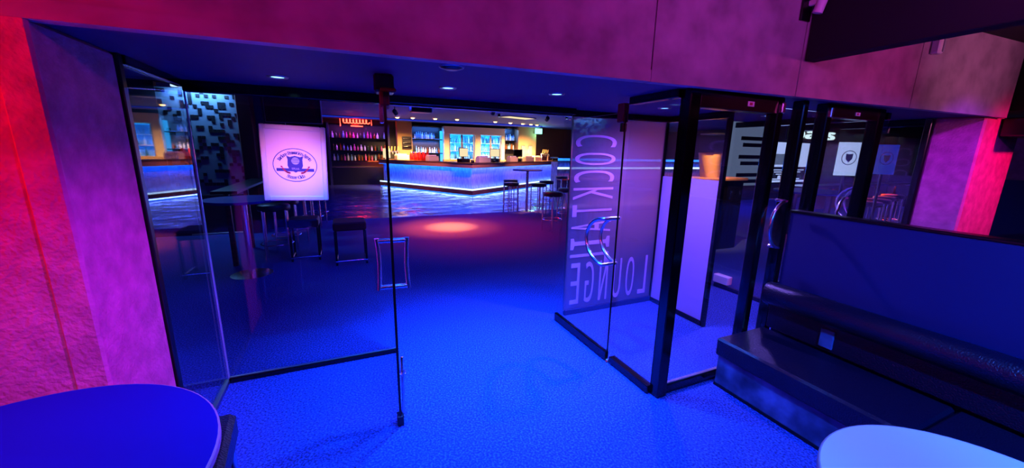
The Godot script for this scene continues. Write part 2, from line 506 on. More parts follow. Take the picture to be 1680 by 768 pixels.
func soffit_lights():
	var i := 0
	for p in [v3(-0.31, SOF, -2.57), v3(0.62, SOF, -2.45), v3(1.33, SOF, -2.33)]:
		var lab: String = ["recessed blue-white downlight in the soffit over the poster glass", "recessed blue-white downlight in the soffit over the open doorway", "recessed blue-white downlight in the soffit beside the right glass door"][i]
		var t = thing("downlight", lab, "downlight", p, 0, "downlights in the navy soffit")
		obj("trim_ring", lathe([Vector2(0.036, 0.0), Vector2(0.036, -0.006), Vector2(0.052, -0.006), Vector2(0.055, 0.0)], Vector3.ZERO, 24), M.steel, t)
		obj("light_bulb", lathe([Vector2(0.0, -0.004), Vector2(0.036, -0.002)], Vector3.ZERO, 20), M.bulb_blue, t)
		spot(p + v3(0, -0.012, 0), p + v3(0.25, -2, -0.15), BLUE, [5.0, 26.0, 19.0][i], 50.0, 0.03, 1.0)
		i += 1
	for p in [v3(2.5, SOF, -2.55), v3(3.75, SOF, -2.5)]:
		var t = thing("downlight", "violet downlight in the lobby soffit near the lettered screen" if p.x < 3 else "violet downlight inside the lobby beside the far glass", "downlight", p, 0, "lobby downlights")
		obj("trim_ring", lathe([Vector2(0.036, 0.0), Vector2(0.036, -0.006), Vector2(0.052, -0.006), Vector2(0.055, 0.0)], Vector3.ZERO, 24), M.steel, t)
		obj("light_bulb", lathe([Vector2(0.0, -0.004), Vector2(0.036, -0.002)], Vector3.ZERO, 20), M.bulb_blue, t)
		spot(p + v3(0, -0.012, 0), p + v3(0, -2, 0), Color(0.55, 0.42, 1.0), 7.0, 80.0, 0.03, 1.0)
	var v = thing("ceiling_vent", "dark round vent in the soffit over the doorway", "vent", v3(0.49, SOF, -1.86))
	obj("grille", lathe([Vector2(0.0, -0.012), Vector2(0.03, -0.012), Vector2(0.05, -0.004), Vector2(0.052, 0.0)], Vector3.ZERO, 20), M.black_metal, v)
	obj("rim", lathe([Vector2(0.052, 0.0), Vector2(0.056, -0.004), Vector2(0.06, 0.0)], Vector3.ZERO, 20), M.steel, v)

# ---------------------------------------------------------------- glass front
func pane(parent, lo, hi, m = null, called = "pane"):
	return obj(called, bx(lo, hi), m if m else M.glass, parent)

func patch(parent, at: Vector3, size: Vector3, m):
	return obj("patch_fitting", bx(at - size / 2, at + size / 2, 0.006), m, parent)

func glass_front():
	# left screen with the poster
	var t = thing("glass_screen", "fixed clear glass screen carrying the framed club poster", "glass screen", v3(-0.86, 0, -3.0))
	pane(t, v3(0.0, 0.035, -0.005), v3(1.15, 1.965, 0.005))
	obj("edge", bx(v3(-0.004, 0.03, -0.006), v3(0.004, 1.97, 0.006)), M.glass_edge, t)
	obj("bottom_rail", bx(v3(0, 0, -0.02), v3(1.15, 0.035, 0.02), 0.004), M.black_gloss, t)
	obj("rail_cap", bx(v3(0, 0.035, -0.008), v3(1.15, 0.042, 0.008), 0.001), M.steel, t)
	obj("top_rail", bx(v3(0, 1.965, -0.03), v3(1.15, SOF, 0.03), 0.004), M.black_gloss, t)
	t = thing("side_glass", "tall side glass between plaster wall and poster screen", "glass screen", v3(-0.87, 0, -2.31))
	pane(t, v3(-0.005, 0.03, -0.69), v3(0.005, 1.99, 0))
	obj("bottom_rail", bx(v3(-0.015, 0, -0.69), v3(0.015, 0.03, 0), 0.003), M.steel, t)
	obj("top_rail", bx(v3(-0.02, 1.99, -0.69), v3(0.02, SOF, 0), 0.003), M.black_gloss, t)
	# header over the doorway
	t = thing("door_header", "black header bar over the open doorway with a bright lower edge", "door header", v3(0.29, 1.965, -3.02))
	obj("bar", bx(v3(0, 0.012, -0.04), v3(1.62, SOF - 1.965, 0.04), 0.004), M.black_gloss, t)
	obj("edge_strip", bx(v3(0, 0, -0.042), v3(1.62, 0.012, -0.02), 0.002), M.steel, t)
	# open left leaf, nearly edge on
	var a := v3(0.292, 0, -2.965)
	var b := v3(0.205, 0, -2.10)
	var turn := atan2(-(b - a).z, (b - a).x)
	var len := (b - a).length()
	t = thing("glass_door", "open glass door seen edge-on beside the poster screen with square chrome pull", "glass door", a, turn)
	pane(t, v3(0, 0.02, -0.006), v3(len, 1.93, 0.006))
	obj("seal", bx(v3(len, 0.02, -0.007), v3(len + 0.008, 1.93, 0.007)), M.black_metal, t)
	patch(t, v3(len - 0.10, 1.90, 0), v3(0.2, 0.07, 0.05), M.maroon)
	obj("pivot", bx(v3(len - 0.20, 1.94, -0.05), v3(len - 0.08, SOF, 0.05), 0.01), M.black_metal, t)
	obj("latch_arm", bx(v3(len - 0.06, 1.935, -0.06), v3(len - 0.03, 1.955, 0.02), 0.006), M.maroon, t)
	obj("keeper", bx(v3(len - 0.08, 1.78, 0.008), v3(len - 0.04, 1.88, 0.03), 0.004), M.chrome, t)
	obj("bolt_rod", tube([v3(len - 0.10, 0.40, -0.025), v3(len - 0.02, 0.06, -0.02)], 0.009), M.chrome, t)
	obj("bolt_rod", tube([v3(len - 0.04, 0.34, -0.03), v3(len - 0.015, 0.06, -0.012)], 0.006), M.chrome, t)
	obj("bolt_guide", bx(v3(len - 0.11, 0.29, -0.045), v3(len - 0.06, 0.31, 0.0), 0.004), M.chrome, t)
	obj("floor_bolt", bx(v3(len - 0.045, 0.0, -0.02), v3(len + 0.012, 0.07, 0.02), 0.006), M.black_metal, t)
	var h := 0.17
	for sgn in [-1, 1]:
		var z: float = sgn * 0.085
		var hx := len - 0.16
		var st := SurfaceTool.new()
		st.begin(Mesh.PRIMITIVE_TRIANGLES)
		add_tube(st, [v3(hx, 1.125, 0), v3(hx, 1.125, z)], 0.014)
		add_tube(st, [v3(hx, 0.84, 0), v3(hx, 0.84, z)], 0.014)
		add_tube(st, [v3(hx, 1.14, z), v3(hx, 1.06, z * 0.93), v3(hx, 0.98, z * 0.90), v3(hx, 0.90, z * 0.93), v3(hx, 0.825, z)], 0.015)
		obj("handle", done(st), M.chrome, t)
	# right leaf folded back along the lobby
	t = thing("glass_door", "open glass door in front of the COCKTAIL LOUNGE screen with bowed chrome pull", "glass door", v3(1.835, 0, -3.05), -PI / 2)
	len = 0.82
	pane(t, v3(0, 0.085, -0.006), v3(len, 1.93, 0.006))
	obj("seal", bx(v3(len, 0.02, -0.006), v3(len + 0.006, 1.93, 0.006)), M.black_metal, t)
	obj("bottom_rail", bx(v3(0, 0.01, -0.018), v3(len, 0.085, 0.018), 0.004), M.black_gloss, t)
	obj("floor_pivot", lathe([Vector2(0.0, 0.03), Vector2(0.016, 0.026), Vector2(0.02, 0.0)], v3(len + 0.012, 0, 0), 12), M.chrome, t)
	patch(t, v3(len - 0.03, 1.93, 0), v3(0.07, 0.13, 0.05), M.maroon)
	obj("keeper", bx(v3(len - 0.03, 1.80, -0.02), v3(len, 1.86, 0.02), 0.004), M.black_metal, t)
	for sgn in [-1, 1]:
		obj("handle", tube(crescent(v3(len - 0.06, 0.985, 0), v3(-0.22, 0, 0), 0.18, v3(0, 0, sgn * 0.07)), 0.014), M.chrome, t)
	# fixed glass between leaf and lobby post
	t = thing("lobby_side_glass", "fixed clear glass of the lobby between bowed-handle door and black post", "glass screen", v3(1.86, 0, -2.2), -PI / 2 - 0.0)
	pane(t, v3(0.0, 0.06, -0.006), v3(0.43, SOF - 0.03, 0.006))
	obj("bottom_rail", bx(v3(0, 0, -0.03), v3(0.43, 0.06, 0.03), 0.005), M.black_gloss, t)
	obj("top_rail", bx(v3(0, SOF - 0.05, -0.03), v3(0.43, SOF, 0.03), 0.004), M.black_gloss, t)
	# lettered frosted screen
	t = thing("frosted_screen", "frosted glass screen lettered COCKTAIL LOUNGE, read from behind", "glass screen", v3(1.97, 0, -3.12))
	pane(t, v3(0.0, 0.06, -0.005), v3(1.13, 1.97, 0.005), M.frost)
	obj("edge", bx(v3(-0.012, 0.05, -0.008), v3(0.0, 1.97, 0.008)), M.steel, t)
	obj("frame_post", bx(v3(1.13, 0, -0.02), v3(1.165, 1.99, 0.02), 0.004), M.black_gloss, t)
	obj("bottom_rail", bx(v3(0, 0, -0.02), v3(1.13, 0.06, 0.02), 0.004), M.navy_panel, t)
	obj("top_rail", bx(v3(-0.1, 1.97, -0.03), v3(1.17, SOF, 0.03), 0.004), M.black_gloss, t)
	var font := SystemFont.new()
	font.font_names = PackedStringArray(["Droid Sans"])
	var k := 0
	for ch in "COCKTAIL":
		var m := text_mesh(ch, font, 0.004)
		var o = obj("letter", m, M.letter, t)
		# each letter lies on its side: top of the letter towards the doorway, seen from behind
		var bb := m.get_aabb()
		var sc := Vector3(0.115 / maxf(bb.size.x, 0.3 * bb.size.y), 0.47 / bb.size.y, 1)
		var bas := Basis(v3(0, -1, 0), v3(-1, 0, 0), v3(0, 0, -1)).scaled_local(sc)
		o.transform = Transform3D(bas, v3(0.27, 1.76 - k * 0.168, 0.008) - bas * (bb.position + bb.size / 2))
		k += 1
	k = 0
	for ch in "LOUNGE":
		var m := text_mesh(ch, font, 0.004)
		var o = obj("letter", m, M.letter, t)
		var bb := m.get_aabb()
		var sc := Vector3(0.105 / bb.size.x, 0.44 / bb.size.y, 1)
		var bas := Basis(v3(-1, 0, 0), v3(0, 1, 0), v3(0, 0, -1)).scaled_local(sc)
		o.transform = Transform3D(bas, v3(1.0 - k * 0.178, 0.33, 0.008) - bas * (bb.position + bb.size / 2))
		k += 1
	# frosted side of the lobby
	t = thing("frosted_side_screen", "pale frosted side screen of the lobby in a black frame", "glass screen", v3(3.12, 0, -3.1), -PI / 2)
	pane(t, v3(0.0, 0.05, -0.005), v3(0.68, 1.42, 0.005), M.frost_film, "frosted_film")
	pane(t, v3(0.0, 1.42, -0.005), v3(0.68, 1.97, 0.005))
	obj("bottom_rail", bx(v3(0, 0, -0.02), v3(0.7, 0.05, 0.02), 0.004), M.black_gloss, t)
	obj("frame_post", bx(v3(0.68, 0, -0.02), v3(0.72, SOF, 0.02), 0.004), M.black_gloss, t)
	obj("top_rail", bx(v3(0, 1.97, -0.025), v3(0.7, SOF, 0.025), 0.004), M.black_gloss, t)
	# lobby front: posts, doors and headers
	t = thing("lobby_door_frame", "black framed lobby door beside the bench end", "door frame", v3(1.86, 0, -1.74))
	obj("post", bx(v3(0, 0, -0.04), v3(0.085, SOF, 0.04), 0.006), M.black_gloss, t)
	obj("post", bx(v3(0.79, 0, -0.04), v3(0.85, SOF, 0.04), 0.006), M.black_gloss, t)
	obj("header", bx(v3(0.085, 1.925, -0.035), v3(0.79, SOF, 0.035), 0.004), M.maroon_gloss, t)
	obj("bottom_rail", bx(v3(0.085, 0.0, -0.02), v3(0.79, 0.07, 0.02), 0.005), M.black_gloss, t)
	obj("rail_cap", bx(v3(0.085, 0.07, -0.012), v3(0.79, 0.078, 0.012), 0.002), M.steel, t)
	pane(t, v3(0.085, 0.078, -0.005), v3(0.79, 1.925, 0.005))
	var sg = obj("push_sign", bx(v3(0.49, 1.955, 0.036), v3(0.55, 1.985, 0.040), 0.001), M.white, t)
	obj("sign_mark", bx(v3(0.505, 1.962, 0.040), v3(0.53, 1.978, 0.042)), M.print_red, sg)
	obj("pivot", bx(v3(0.81, 1.93, 0.03), v3(0.845, 2.0, 0.055), 0.005), M.chrome, t)
	t = thing("lobby_middle_glass", "narrow fixed glass between the two black framed lobby doors", "glass screen", v3(2.71, 0, -1.74))
	obj("post", bx(v3(0.21, 0, -0.04), v3(0.265, SOF, 0.04), 0.006), M.black_gloss, t)
	pane(t, v3(0, 0.06, -0.005), v3(0.21, 1.97, 0.005))
	pane(t, v3(0.265, 0.06, -0.005), v3(0.49, 1.97, 0.005))
	obj("bottom_rail", bx(v3(0, 0, -0.02), v3(0.49, 0.06, 0.02), 0.004), M.black_gloss, t)
	obj("handle", tube(crescent(v3(0.14, 1.17, 0.0), v3(-0.13, 0, 0), 0.17, v3(0, 0, 0.07)), 0.012), M.chrome, t)
	t = thing("lobby_door_frame", "black framed lobby door above the bench back", "door frame", v3(3.2, 0, -1.74))
	obj("post", bx(v3(0, 0, -0.04), v3(0.065, SOF, 0.04), 0.006), M.black_gloss, t)
	obj("post", bx(v3(0.69, 0, -0.04), v3(0.78, SOF, 0.04), 0.006), M.black_gloss, t)
	obj("header", bx(v3(0.065, 1.935, -0.035), v3(0.69, SOF, 0.035), 0.004), M.maroon_gloss, t)
	obj("bottom_rail", bx(v3(0.065, 0.0, -0.02), v3(0.69, 0.07, 0.02), 0.005), M.black_gloss, t)
	pane(t, v3(0.065, 0.07, -0.005), v3(0.69, 1.935, 0.005))
	sg = obj("push_sign", bx(v3(0.36, 1.96, 0.036), v3(0.42, 1.985, 0.040), 0.001), M.white, t)
	obj("sign_mark", bx(v3(0.375, 1.966, 0.040), v3(0.395, 1.979, 0.042)), M.print_red, sg)
	obj("pivot", bx(v3(0.02, 1.93, 0.03), v3(0.05, 2.0, 0.055), 0.005), M.chrome, t)
	t = thing("end_glass", "tall side glass between the pillar and the bar room with bowed chrome pull", "glass screen", v3(5.15, 0, -1.88), PI / 2)
	pane(t, v3(0.0, 0.04, -0.005), v3(1.12, 1.96, 0.005))
	obj("edge", bx(v3(1.12, 0.04, -0.008), v3(1.128, 1.96, 0.008)), M.glass_edge, t)
	obj("top_rail", bx(v3(0.0, 1.96, -0.02), v3(1.12, SOF, 0.02), 0.004), M.black_gloss, t)
	obj("bottom_rail", bx(v3(0.0, 0.0, -0.02), v3(1.12, 0.04, 0.02), 0.004), M.black_gloss, t)
	patch(t, v3(0.30, 1.955, 0.02), v3(0.06, 0.11, 0.03), M.maroon_gloss)
	for sgn in [-1, 1]:
		obj("handle", tube(crescent(v3(0.36, 1.16, 0.0), v3(0.2, 0, 0), 0.19, v3(0, 0, sgn * 0.075)), 0.014), M.chrome, t)
	# far side of the lobby
	t = thing("lobby_far_glass", "clear glass screen across the lobby with a chrome box fitting", "glass screen", v3(4.28, 0, -3.2), -PI / 2)
	pane(t, v3(0.0, 0.05, -0.005), v3(1.4, 1.97, 0.005))
	obj("bottom_rail", bx(v3(0, 0, -0.02), v3(1.4, 0.05, 0.02), 0.004), M.navy_panel, t)
	obj("top_rail", bx(v3(0, 1.97, -0.025), v3(1.4, SOF, 0.025), 0.004), M.black_gloss, t)
	patch(t, v3(0.10, 0.12, 0), v3(0.2, 0.10, 0.09), M.white)
	obj("handle", tube([v3(1.22, 1.28, 0), v3(1.22, 1.28, 0.05), v3(1.22, 1.24, 0.10), v3(1.22, 1.15, 0.13), v3(1.22, 1.06, 0.10), v3(1.22, 1.02, 0.05), v3(1.22, 1.02, 0)], 0.013), M.chrome, t)

# bowed pull: ends fixed at the glass, standing off by "off", bulging along "bulge"
func crescent(mid: Vector3, bulge: Vector3, half: float, off: Vector3) -> Array:
	var pts := [mid + v3(0, half, 0), mid + v3(0, half, 0) + off * 0.9]
	for q in 11:
		var an := PI * q / 10.0
		pts.append(mid + off + v3(0, half * cos(an), 0) + bulge * sin(an))
	pts.append(mid - v3(0, half, 0) + off * 0.9)
	pts.append(mid - v3(0, half, 0))
	return pts

func text_mesh(s: String, font: Font, depth: float) -> TextMesh:
	var m := TextMesh.new()
	m.text = s
	m.font = font
	m.font_size = 64
	m.pixel_size = 0.01
	m.depth = depth
	return m

func poster():
	var t = thing("club_poster", "white framed poster with an oval soccer club crest on the glass", "poster", v3(-0.31, 1.54, -2.985))
	t.rotation.z = -0.03
	var w := 0.178
	var h := 0.235
	for s in [-1, 1]:
		obj("frame_side", bx(v3(s * w - 0.016, -h - 0.016, -0.006), v3(s * w + 0.016, h + 0.016, 0.014), 0.006), M.white, t)
		obj("frame_side", bx(v3(-w + 0.014, s * h - 0.016, -0.006), v3(w - 0.014, s * h + 0.016, 0.014), 0.006), M.white, t)
	obj("sheet", bx(v3(-w, -h, -0.005), v3(w, h, 0.003)), M.paper, t)
	var z := 0.0045
	# oval ring
	var st := SurfaceTool.new()
	st.begin(Mesh.PRIMITIVE_TRIANGLES)
	st.set_smooth_group(-1)
	for k in 64:
		var a := TAU * k / 64
		var b := TAU * (k + 1) / 64
		var o1 := v3(0.132 * cos(a), 0.112 * sin(a) - 0.01, z)
		var o2 := v3(0.132 * cos(b), 0.112 * sin(b) - 0.01, z)
		var i1 := v3(0.1275 * cos(a), 0.1075 * sin(a) - 0.01, z)
		var i2 := v3(0.1275 * cos(b), 0.1075 * sin(b) - 0.01, z)
		quad(st, o1, o2, i2, i1)
	var crest = obj("crest_ring", done(st), M.print_blue, t)
	obj("band", bx(v3(-0.112, -0.052, 0.003), v3(0.112, -0.032, z)), M.print_blue, t)
	var sh := []
	for p in [[-0.05, 0.055], [-0.03, 0.048], [0, 0.056], [0.03, 0.048], [0.05, 0.055], [0.044, 0.03], [0.046, -0.01], [0.036, -0.035], [0, -0.056], [-0.036, -0.035], [-0.046, -0.01], [-0.044, 0.03]]:
		sh.append(Vector2(p[0], -p[1]))
	var o = obj("shield", prism(sh, 0.0, 0.002), M.print_blue, t, v3(0, -0.004, z - 0.001))
	o.rotation.x = PI / 2
	var ball = obj("ball", lathe([Vector2(0, 0.0015), Vector2(0.024, 0.0015), Vector2(0.024, 0)], Vector3.ZERO, 20, false), M.print_pale, t, v3(0.002, 0.018, z + 0.001))
	ball.rotation.x = PI / 2
	for dy in [-0.008, 0.004, 0.013]:
		obj("ball_stripe", bx(v3(-0.021, dy - 0.0015, 0.0062), v3(0.022, dy + 0.0015, 0.0075)), M.print_blue, t, v3(0.002, 0.018, 0))
	for s in [-1, 1]:
		var st2 := SurfaceTool.new()
		st2.begin(Mesh.PRIMITIVE_TRIANGLES)
		st2.set_smooth_group(-1)
		for q in 7:
			var a := -0.5 + q * 0.28
			var c := v3(s * (0.028 + 0.045 * q / 6.0), -0.062 + 0.04 * pow(q / 6.0, 2.0), z + 0.001)
			quad(st2, c, c + v3(s * 0.010, 0.007, 0), c + v3(s * 0.016, 0.002, 0), c + v3(s * 0.008, -0.008, 0))
		obj("laurel", done(st2), M.print_red, t)
	var font := SystemFont.new()
	font.font_names = PackedStringArray(["Droid Serif"])
	font.font_weight = 700
	arc_text(t, "Barlane Promotion Agents", font, 0.026, 2.68, 0.46, z)
	arc_text(t, "Soccer Club", font, 0.026, -2.02, -1.12, z)
	var m := text_mesh("EPLAA", font, 0.001)
	var bb := m.get_aabb()
	o = obj("lettering", m, M.print_pale, t)
	o.scale = v3(0.045 / bb.size.x, 0.012 / bb.size.y, 1)
	o.position = v3(0, -0.034, z + 0.002)

func arc_text(t, s: String, font, hgt: float, a0: float, a1: float, z: float):
	var n := s.length()
	for i in n:
		if s[i] == " ": continue
		var a := a0 + (a1 - a0) * i / (n - 1)
		var m := text_mesh(s[i], font, 0.001)
		m.pixel_size = 0.00046
		var o = obj("lettering", m, M.print_blue, t)
		var up := a0 > 0
		o.rotation.z = (a - PI / 2 if up else a + PI / 2) * 0.9
		o.position = v3(0.103 * cos(a), 0.083 * sin(a) - 0.01, z)

# ---------------------------------------------------------------- furniture in front
func round_table(called, label, at: Vector3, r: float, h: float, top):
	var t = thing(called, label, "table", at)
	obj("table_top", lathe([Vector2(0, h), Vector2(r - 0.006, h), Vector2(r - 0.006, h - 0.028), Vector2(0, h - 0.028)], Vector3.ZERO, 72, false), top, t)
	obj("edging", lathe([Vector2(r - 0.006, h + 0.0005), Vector2(r - 0.003, h), Vector2(r, h - 0.005), Vector2(r, h - 0.024), Vector2(r - 0.004, h - 0.03), Vector2(r - 0.012, h - 0.03)], Vector3.ZERO, 72, false), M.edging, t)
	obj("pedestal", lathe([Vector2(0.04, 0.02), Vector2(0.04, h - 0.06), Vector2(0.12, h - 0.03), Vector2(0.0, h - 0.028)], Vector3.ZERO, 24, false), M.black_metal, t)
	obj("base", lathe([Vector2(0.0, 0.0), Vector2(0.24, 0.0), Vector2(0.24, 0.012), Vector2(0.06, 0.035), Vector2(0, 0.035)], Vector3.ZERO, 36, false), M.black_metal, t)
	return t

func foreground():
	round_table("round_table", "large round navy table with pale edging beside the red-lit wall", v3(-0.953, 0, -1.185), 0.55, 0.78, M.table_navy)
	round_table("round_table", "small round pale-blue table in front of the bench", v3(1.475, 0, -0.177), 0.402, 0.74, M.table_pale)
	round_table("round_table", "dark round table in the side room beyond the pillar", v3(6.75, 0, -1.05), 0.35, 1.0, M.table_navy)
	# stool tucked under the navy table
	var t = thing("low_stool", "square dark vinyl stool with chrome legs tucked under the navy round table", "stool", v3(-0.655, 0, -1.46), 0.1)
	obj("seat", bx(v3(-0.2, 0.49, -0.2), v3(0.2, 0.6, 0.2), 0.018), M.vinyl, t)
	for sx in [-1, 1]:
		for sz in [-1, 1]:
			obj("leg", tube([v3(sx * 0.18, 0, sz * 0.18), v3(sx * 0.17, 0.49, sz * 0.17)], 0.012), M.chrome, t)
		obj("stretcher", tube([v3(sx * 0.178, 0.12, -0.178), v3(sx * 0.178, 0.12, 0.178)], 0.008), M.chrome, t)
	# bench
	t = thing("bench_seat", "long dark vinyl bench with high back and glossy bolster against the lobby glass", "bench", v3(2.36, 0, -1.68))
	obj("base", bx(v3(0.03, 0.0, 0.0), v3(0.57, 0.24, 3.2), 0.004), M.bench_panel, t)
	obj("plinth_line", bx(v3(0.022, 0.0, 0.0), v3(0.03, 0.02, 3.2)), M.black_metal, t)
	obj("seat_cushion", bx(v3(0.0, 0.24, -0.01), v3(0.50, 0.375, 1.02), 0.014), M.vinyl, t)
	obj("seat_cushion", bx(v3(0.0, 0.24, 1.03), v3(0.50, 0.375, 3.2), 0.014), M.vinyl, t)
	obj("back_panel", bx(v3(0.585, 0.24, 0.0), v3(0.66, 1.262, 3.2), 0.006), M.navy_panel, t)
	obj("back_rail", bx(v3(0.575, 1.255, -0.005), v3(0.665, 1.272, 3.2), 0.004), M.black_metal, t)
	var bo := []
	for k in 25:
		var a := TAU * k / 24
		bo.append([0.485 + 0.08 * cos(a), 0.655 + 0.085 * sin(a)])
	var st := SurfaceTool.new()
	st.begin(Mesh.PRIMITIVE_TRIANGLES)
	st.set_smooth_group(0)
	for k in 24:
		quad(st, v3(bo[k][0], bo[k][1], 0.0), v3(bo[k + 1][0], bo[k + 1][1], 0.0), v3(bo[k + 1][0], bo[k + 1][1], 3.2), v3(bo[k][0], bo[k][1], 3.2))
	st.set_smooth_group(-1)
	for k in range(1, 23):
		tri(st, v3(bo[0][0], bo[0][1], 0), v3(bo[k][0], bo[k][1], 0), v3(bo[k + 1][0], bo[k + 1][1], 0))
	obj("bolster", done(st), M.vinyl, t)
	obj("lower_back", bx(v3(0.52, 0.375, 0.0), v3(0.585, 0.66, 3.2), 0.006), M.vinyl, t)
	obj("bracket", bx(v3(0.505, 0.40, 0.36), v3(0.52, 0.53, 0.44), 0.004), M.bench_panel, t)
	# small fittings on the fascia
	t = thing("motion_sensor", "small white box sensor on the fascia beside its panel joint", "sensor", v3(3.98, 2.45, fz(3.98)))
	obj("body", bx(v3(-0.035, -0.055, 0), v3(0.035, 0.05, 0.05), 0.008), M.white, t)
	obj("lens", bx(v3(0.005, -0.045, 0.05), v3(0.032, 0.045, 0.056), 0.003), M.edging, t)
	t = thing("wall_lamp", "white tubular lamp on a dark plate on the fascia by the black beam", "lamp", v3(2.585, 2.44, fz(2.585)))
	obj("plate", bx(v3(-0.06, 0.0, 0), v3(0.03, 0.17, 0.012), 0.003), M.black_metal, t)
	obj("tube_body", tube([v3(0, 0.03, 0.06), v3(0.01, 0.2, 0.10)], 0.026, 14), M.white, t)
	obj("mount_arm", bx(v3(-0.012, 0.08, 0.01), v3(0.012, 0.11, 0.06), 0.003), M.white, t)
	t = thing("wall_speaker", "black box loudspeaker with a red indicator above the pillar", "speaker", v3(5.75, 1.865, -1.36))
	obj("cabinet", bx(v3(-0.3, 0.0, -0.13), v3(0.9, 0.16, 0.25), 0.01), M.black_metal, t)
	obj("red_led", lathe([Vector2(0, 0.02), Vector2(0.012, 0.014), Vector2(0.016, 0.0)], v3(0.02, 0.03, 0.255), 12), M.red_led, t)

# ---------------------------------------------------------------- stools and high tables
func make_stool(label, group, h := 0.83):
	var t = thing("bar_stool", label, "stool", Vector3.ZERO, 0, group)
	obj("seat", lathe([Vector2(0, h), Vector2(0.195, h), Vector2(0.21, h - 0.015), Vector2(0.215, h - 0.06), Vector2(0.205, h - 0.085), Vector2(0, h - 0.09)], Vector3.ZERO, 20), M.vinyl, t)
	for k in 4:
		var a := PI / 4 + PI / 2 * k
		obj("leg", tube([v3(0.2 * cos(a), h - 0.07, 0.2 * sin(a)), v3(0.21 * cos(a), 0.0, 0.21 * sin(a))], 0.014, 8), M.chrome, t)
	var ring := []
	for k in 17:
		ring.append(v3(0.207 * cos(TAU * k / 16), 0.25, 0.207 * sin(TAU * k / 16)))
	obj("foot_ring", tube(ring, 0.011, 6), M.chrome, t)
	return t

func high_table(label, at, r, h):
	var t = thing("high_table", label, "table", at)
	obj("table_top", lathe([Vector2(0, h), Vector2(r - 0.005, h), Vector2(r, h - 0.006), Vector2(r, h - 0.025), Vector2(r - 0.005, h - 0.03), Vector2(0, h - 0.03)], Vector3.ZERO, 36, false), M.table_navy, t)
	obj("pole", lathe([Vector2(0.038, 0.02), Vector2(0.038, h - 0.03)], Vector3.ZERO, 20), M.chrome, t)
	obj("base", lathe([Vector2(0, 0.0), Vector2(0.24, 0.0), Vector2(0.24, 0.008), Vector2(0.05, 0.022), Vector2(0, 0.022)], Vector3.ZERO, 32, false), M.chrome, t)
	return t

func bar_room_furniture():
	high_table("round high table on a chrome pole behind the poster screen", v3(-1.22, 0, -5.72), 0.42, 1.0)
	high_table("round high table on a chrome pole among stools before the bar corner", v3(4.66, 0, -9.62), 0.42, 1.16)
	var s0 = make_stool("black round bar stool around the high table before the bar corner", "stools around the high table by the bar")
	s0.position = v3(4.06, 0, -9.36)
	s0.set_meta("label", "black round bar stool at the high table, on the side towards the orange light pool")
	dup(s0, v3(4.68, 0, -8.95), 0.2, "black round bar stool at the high table, on the side towards the open doorway")
	dup(s0, v3(4.45, 0, -10.3), 0.5, "black round bar stool at the high table, on the side towards the bar corner")
	dup(s0, v3(5.35, 0, -9.75), 0.8, "black round bar stool at the high table, on the side towards the blue-lit counter")
	var i := 0
	for p in [v3(3.97, 0, -6.93), v3(4.72, 0, -7.6), v3(6.9, 0, -11.5)]:
		dup(s0, p, 0.3, ["black round bar stool beside the lettered frosted screen, seen through the open doorway", "black round bar stool half behind the lettered frosted screen edge", "black round bar stool in front of the counter with blue light lines"][i]).set_meta("group", "loose stools right of the doorway")
		i += 1
	var pos := [v3(-1.0, 0, -6.4), v3(-0.95, 0, -7.0), v3(-0.85, 0, -7.6), v3(-0.78, 0, -8.2), v3(-0.7, 0, -8.8), v3(-0.62, 0, -9.4)]
	for p in pos:
		dup(s0, p, 0.1, "dark bar stool in the row behind the framed poster").set_meta("group", "row of stools behind the poster")
	# long shelf along the row of stools
	var t = thing("wall_shelf", "long dark drinks shelf beside the row of stools behind the poster", "shelf", v3(-1.5, 0, -6.1))
	obj("shelf_top", bx(v3(-0.15, 1.02, -3.6), v3(0.15, 1.06, 0), 0.006), M.black_metal, t)
	for k in 4:
		obj("support", bx(v3(-0.03, 0, -0.15 - k * 1.1), v3(0.03, 1.02, -0.09 - k * 1.1), 0.004), M.timber, t)
	# square ottomans
	for q in [[v3(0.0, 0, -5.95), 0.44, "square red-topped stool on chrome frame seen through the poster screen"], [v3(-0.62, 0, -6.35), 0.40, "low square dark stool beside the red-topped one behind the poster screen"]]:
		t = thing("square_stool", q[2], "stool", q[0])
		var w: float = q[1] / 2
		obj("seat", bx(v3(-w, 0.50, -w), v3(w, 0.62, w), 0.02), M.maroon if w > 0.21 else M.vinyl, t)
		for sx in [-1, 1]:
			for sz in [-1, 1]:
				obj("leg", bx(v3(sx * (w - 0.02) - 0.015, 0, sz * (w - 0.02) - 0.015), v3(sx * (w - 0.02) + 0.015, 0.5, sz * (w - 0.02) + 0.015), 0.003), M.black_gloss, t)
			obj("foot_rail", bx(v3(sx * (w - 0.02) - 0.012, 0.04, -w), v3(sx * (w - 0.02) + 0.012, 0.065, w), 0.003), M.chrome, t)
		obj("foot_rail", bx(v3(-w, 0.04, w - 0.03), v3(w, 0.065, w - 0.006), 0.003), M.chrome, t)

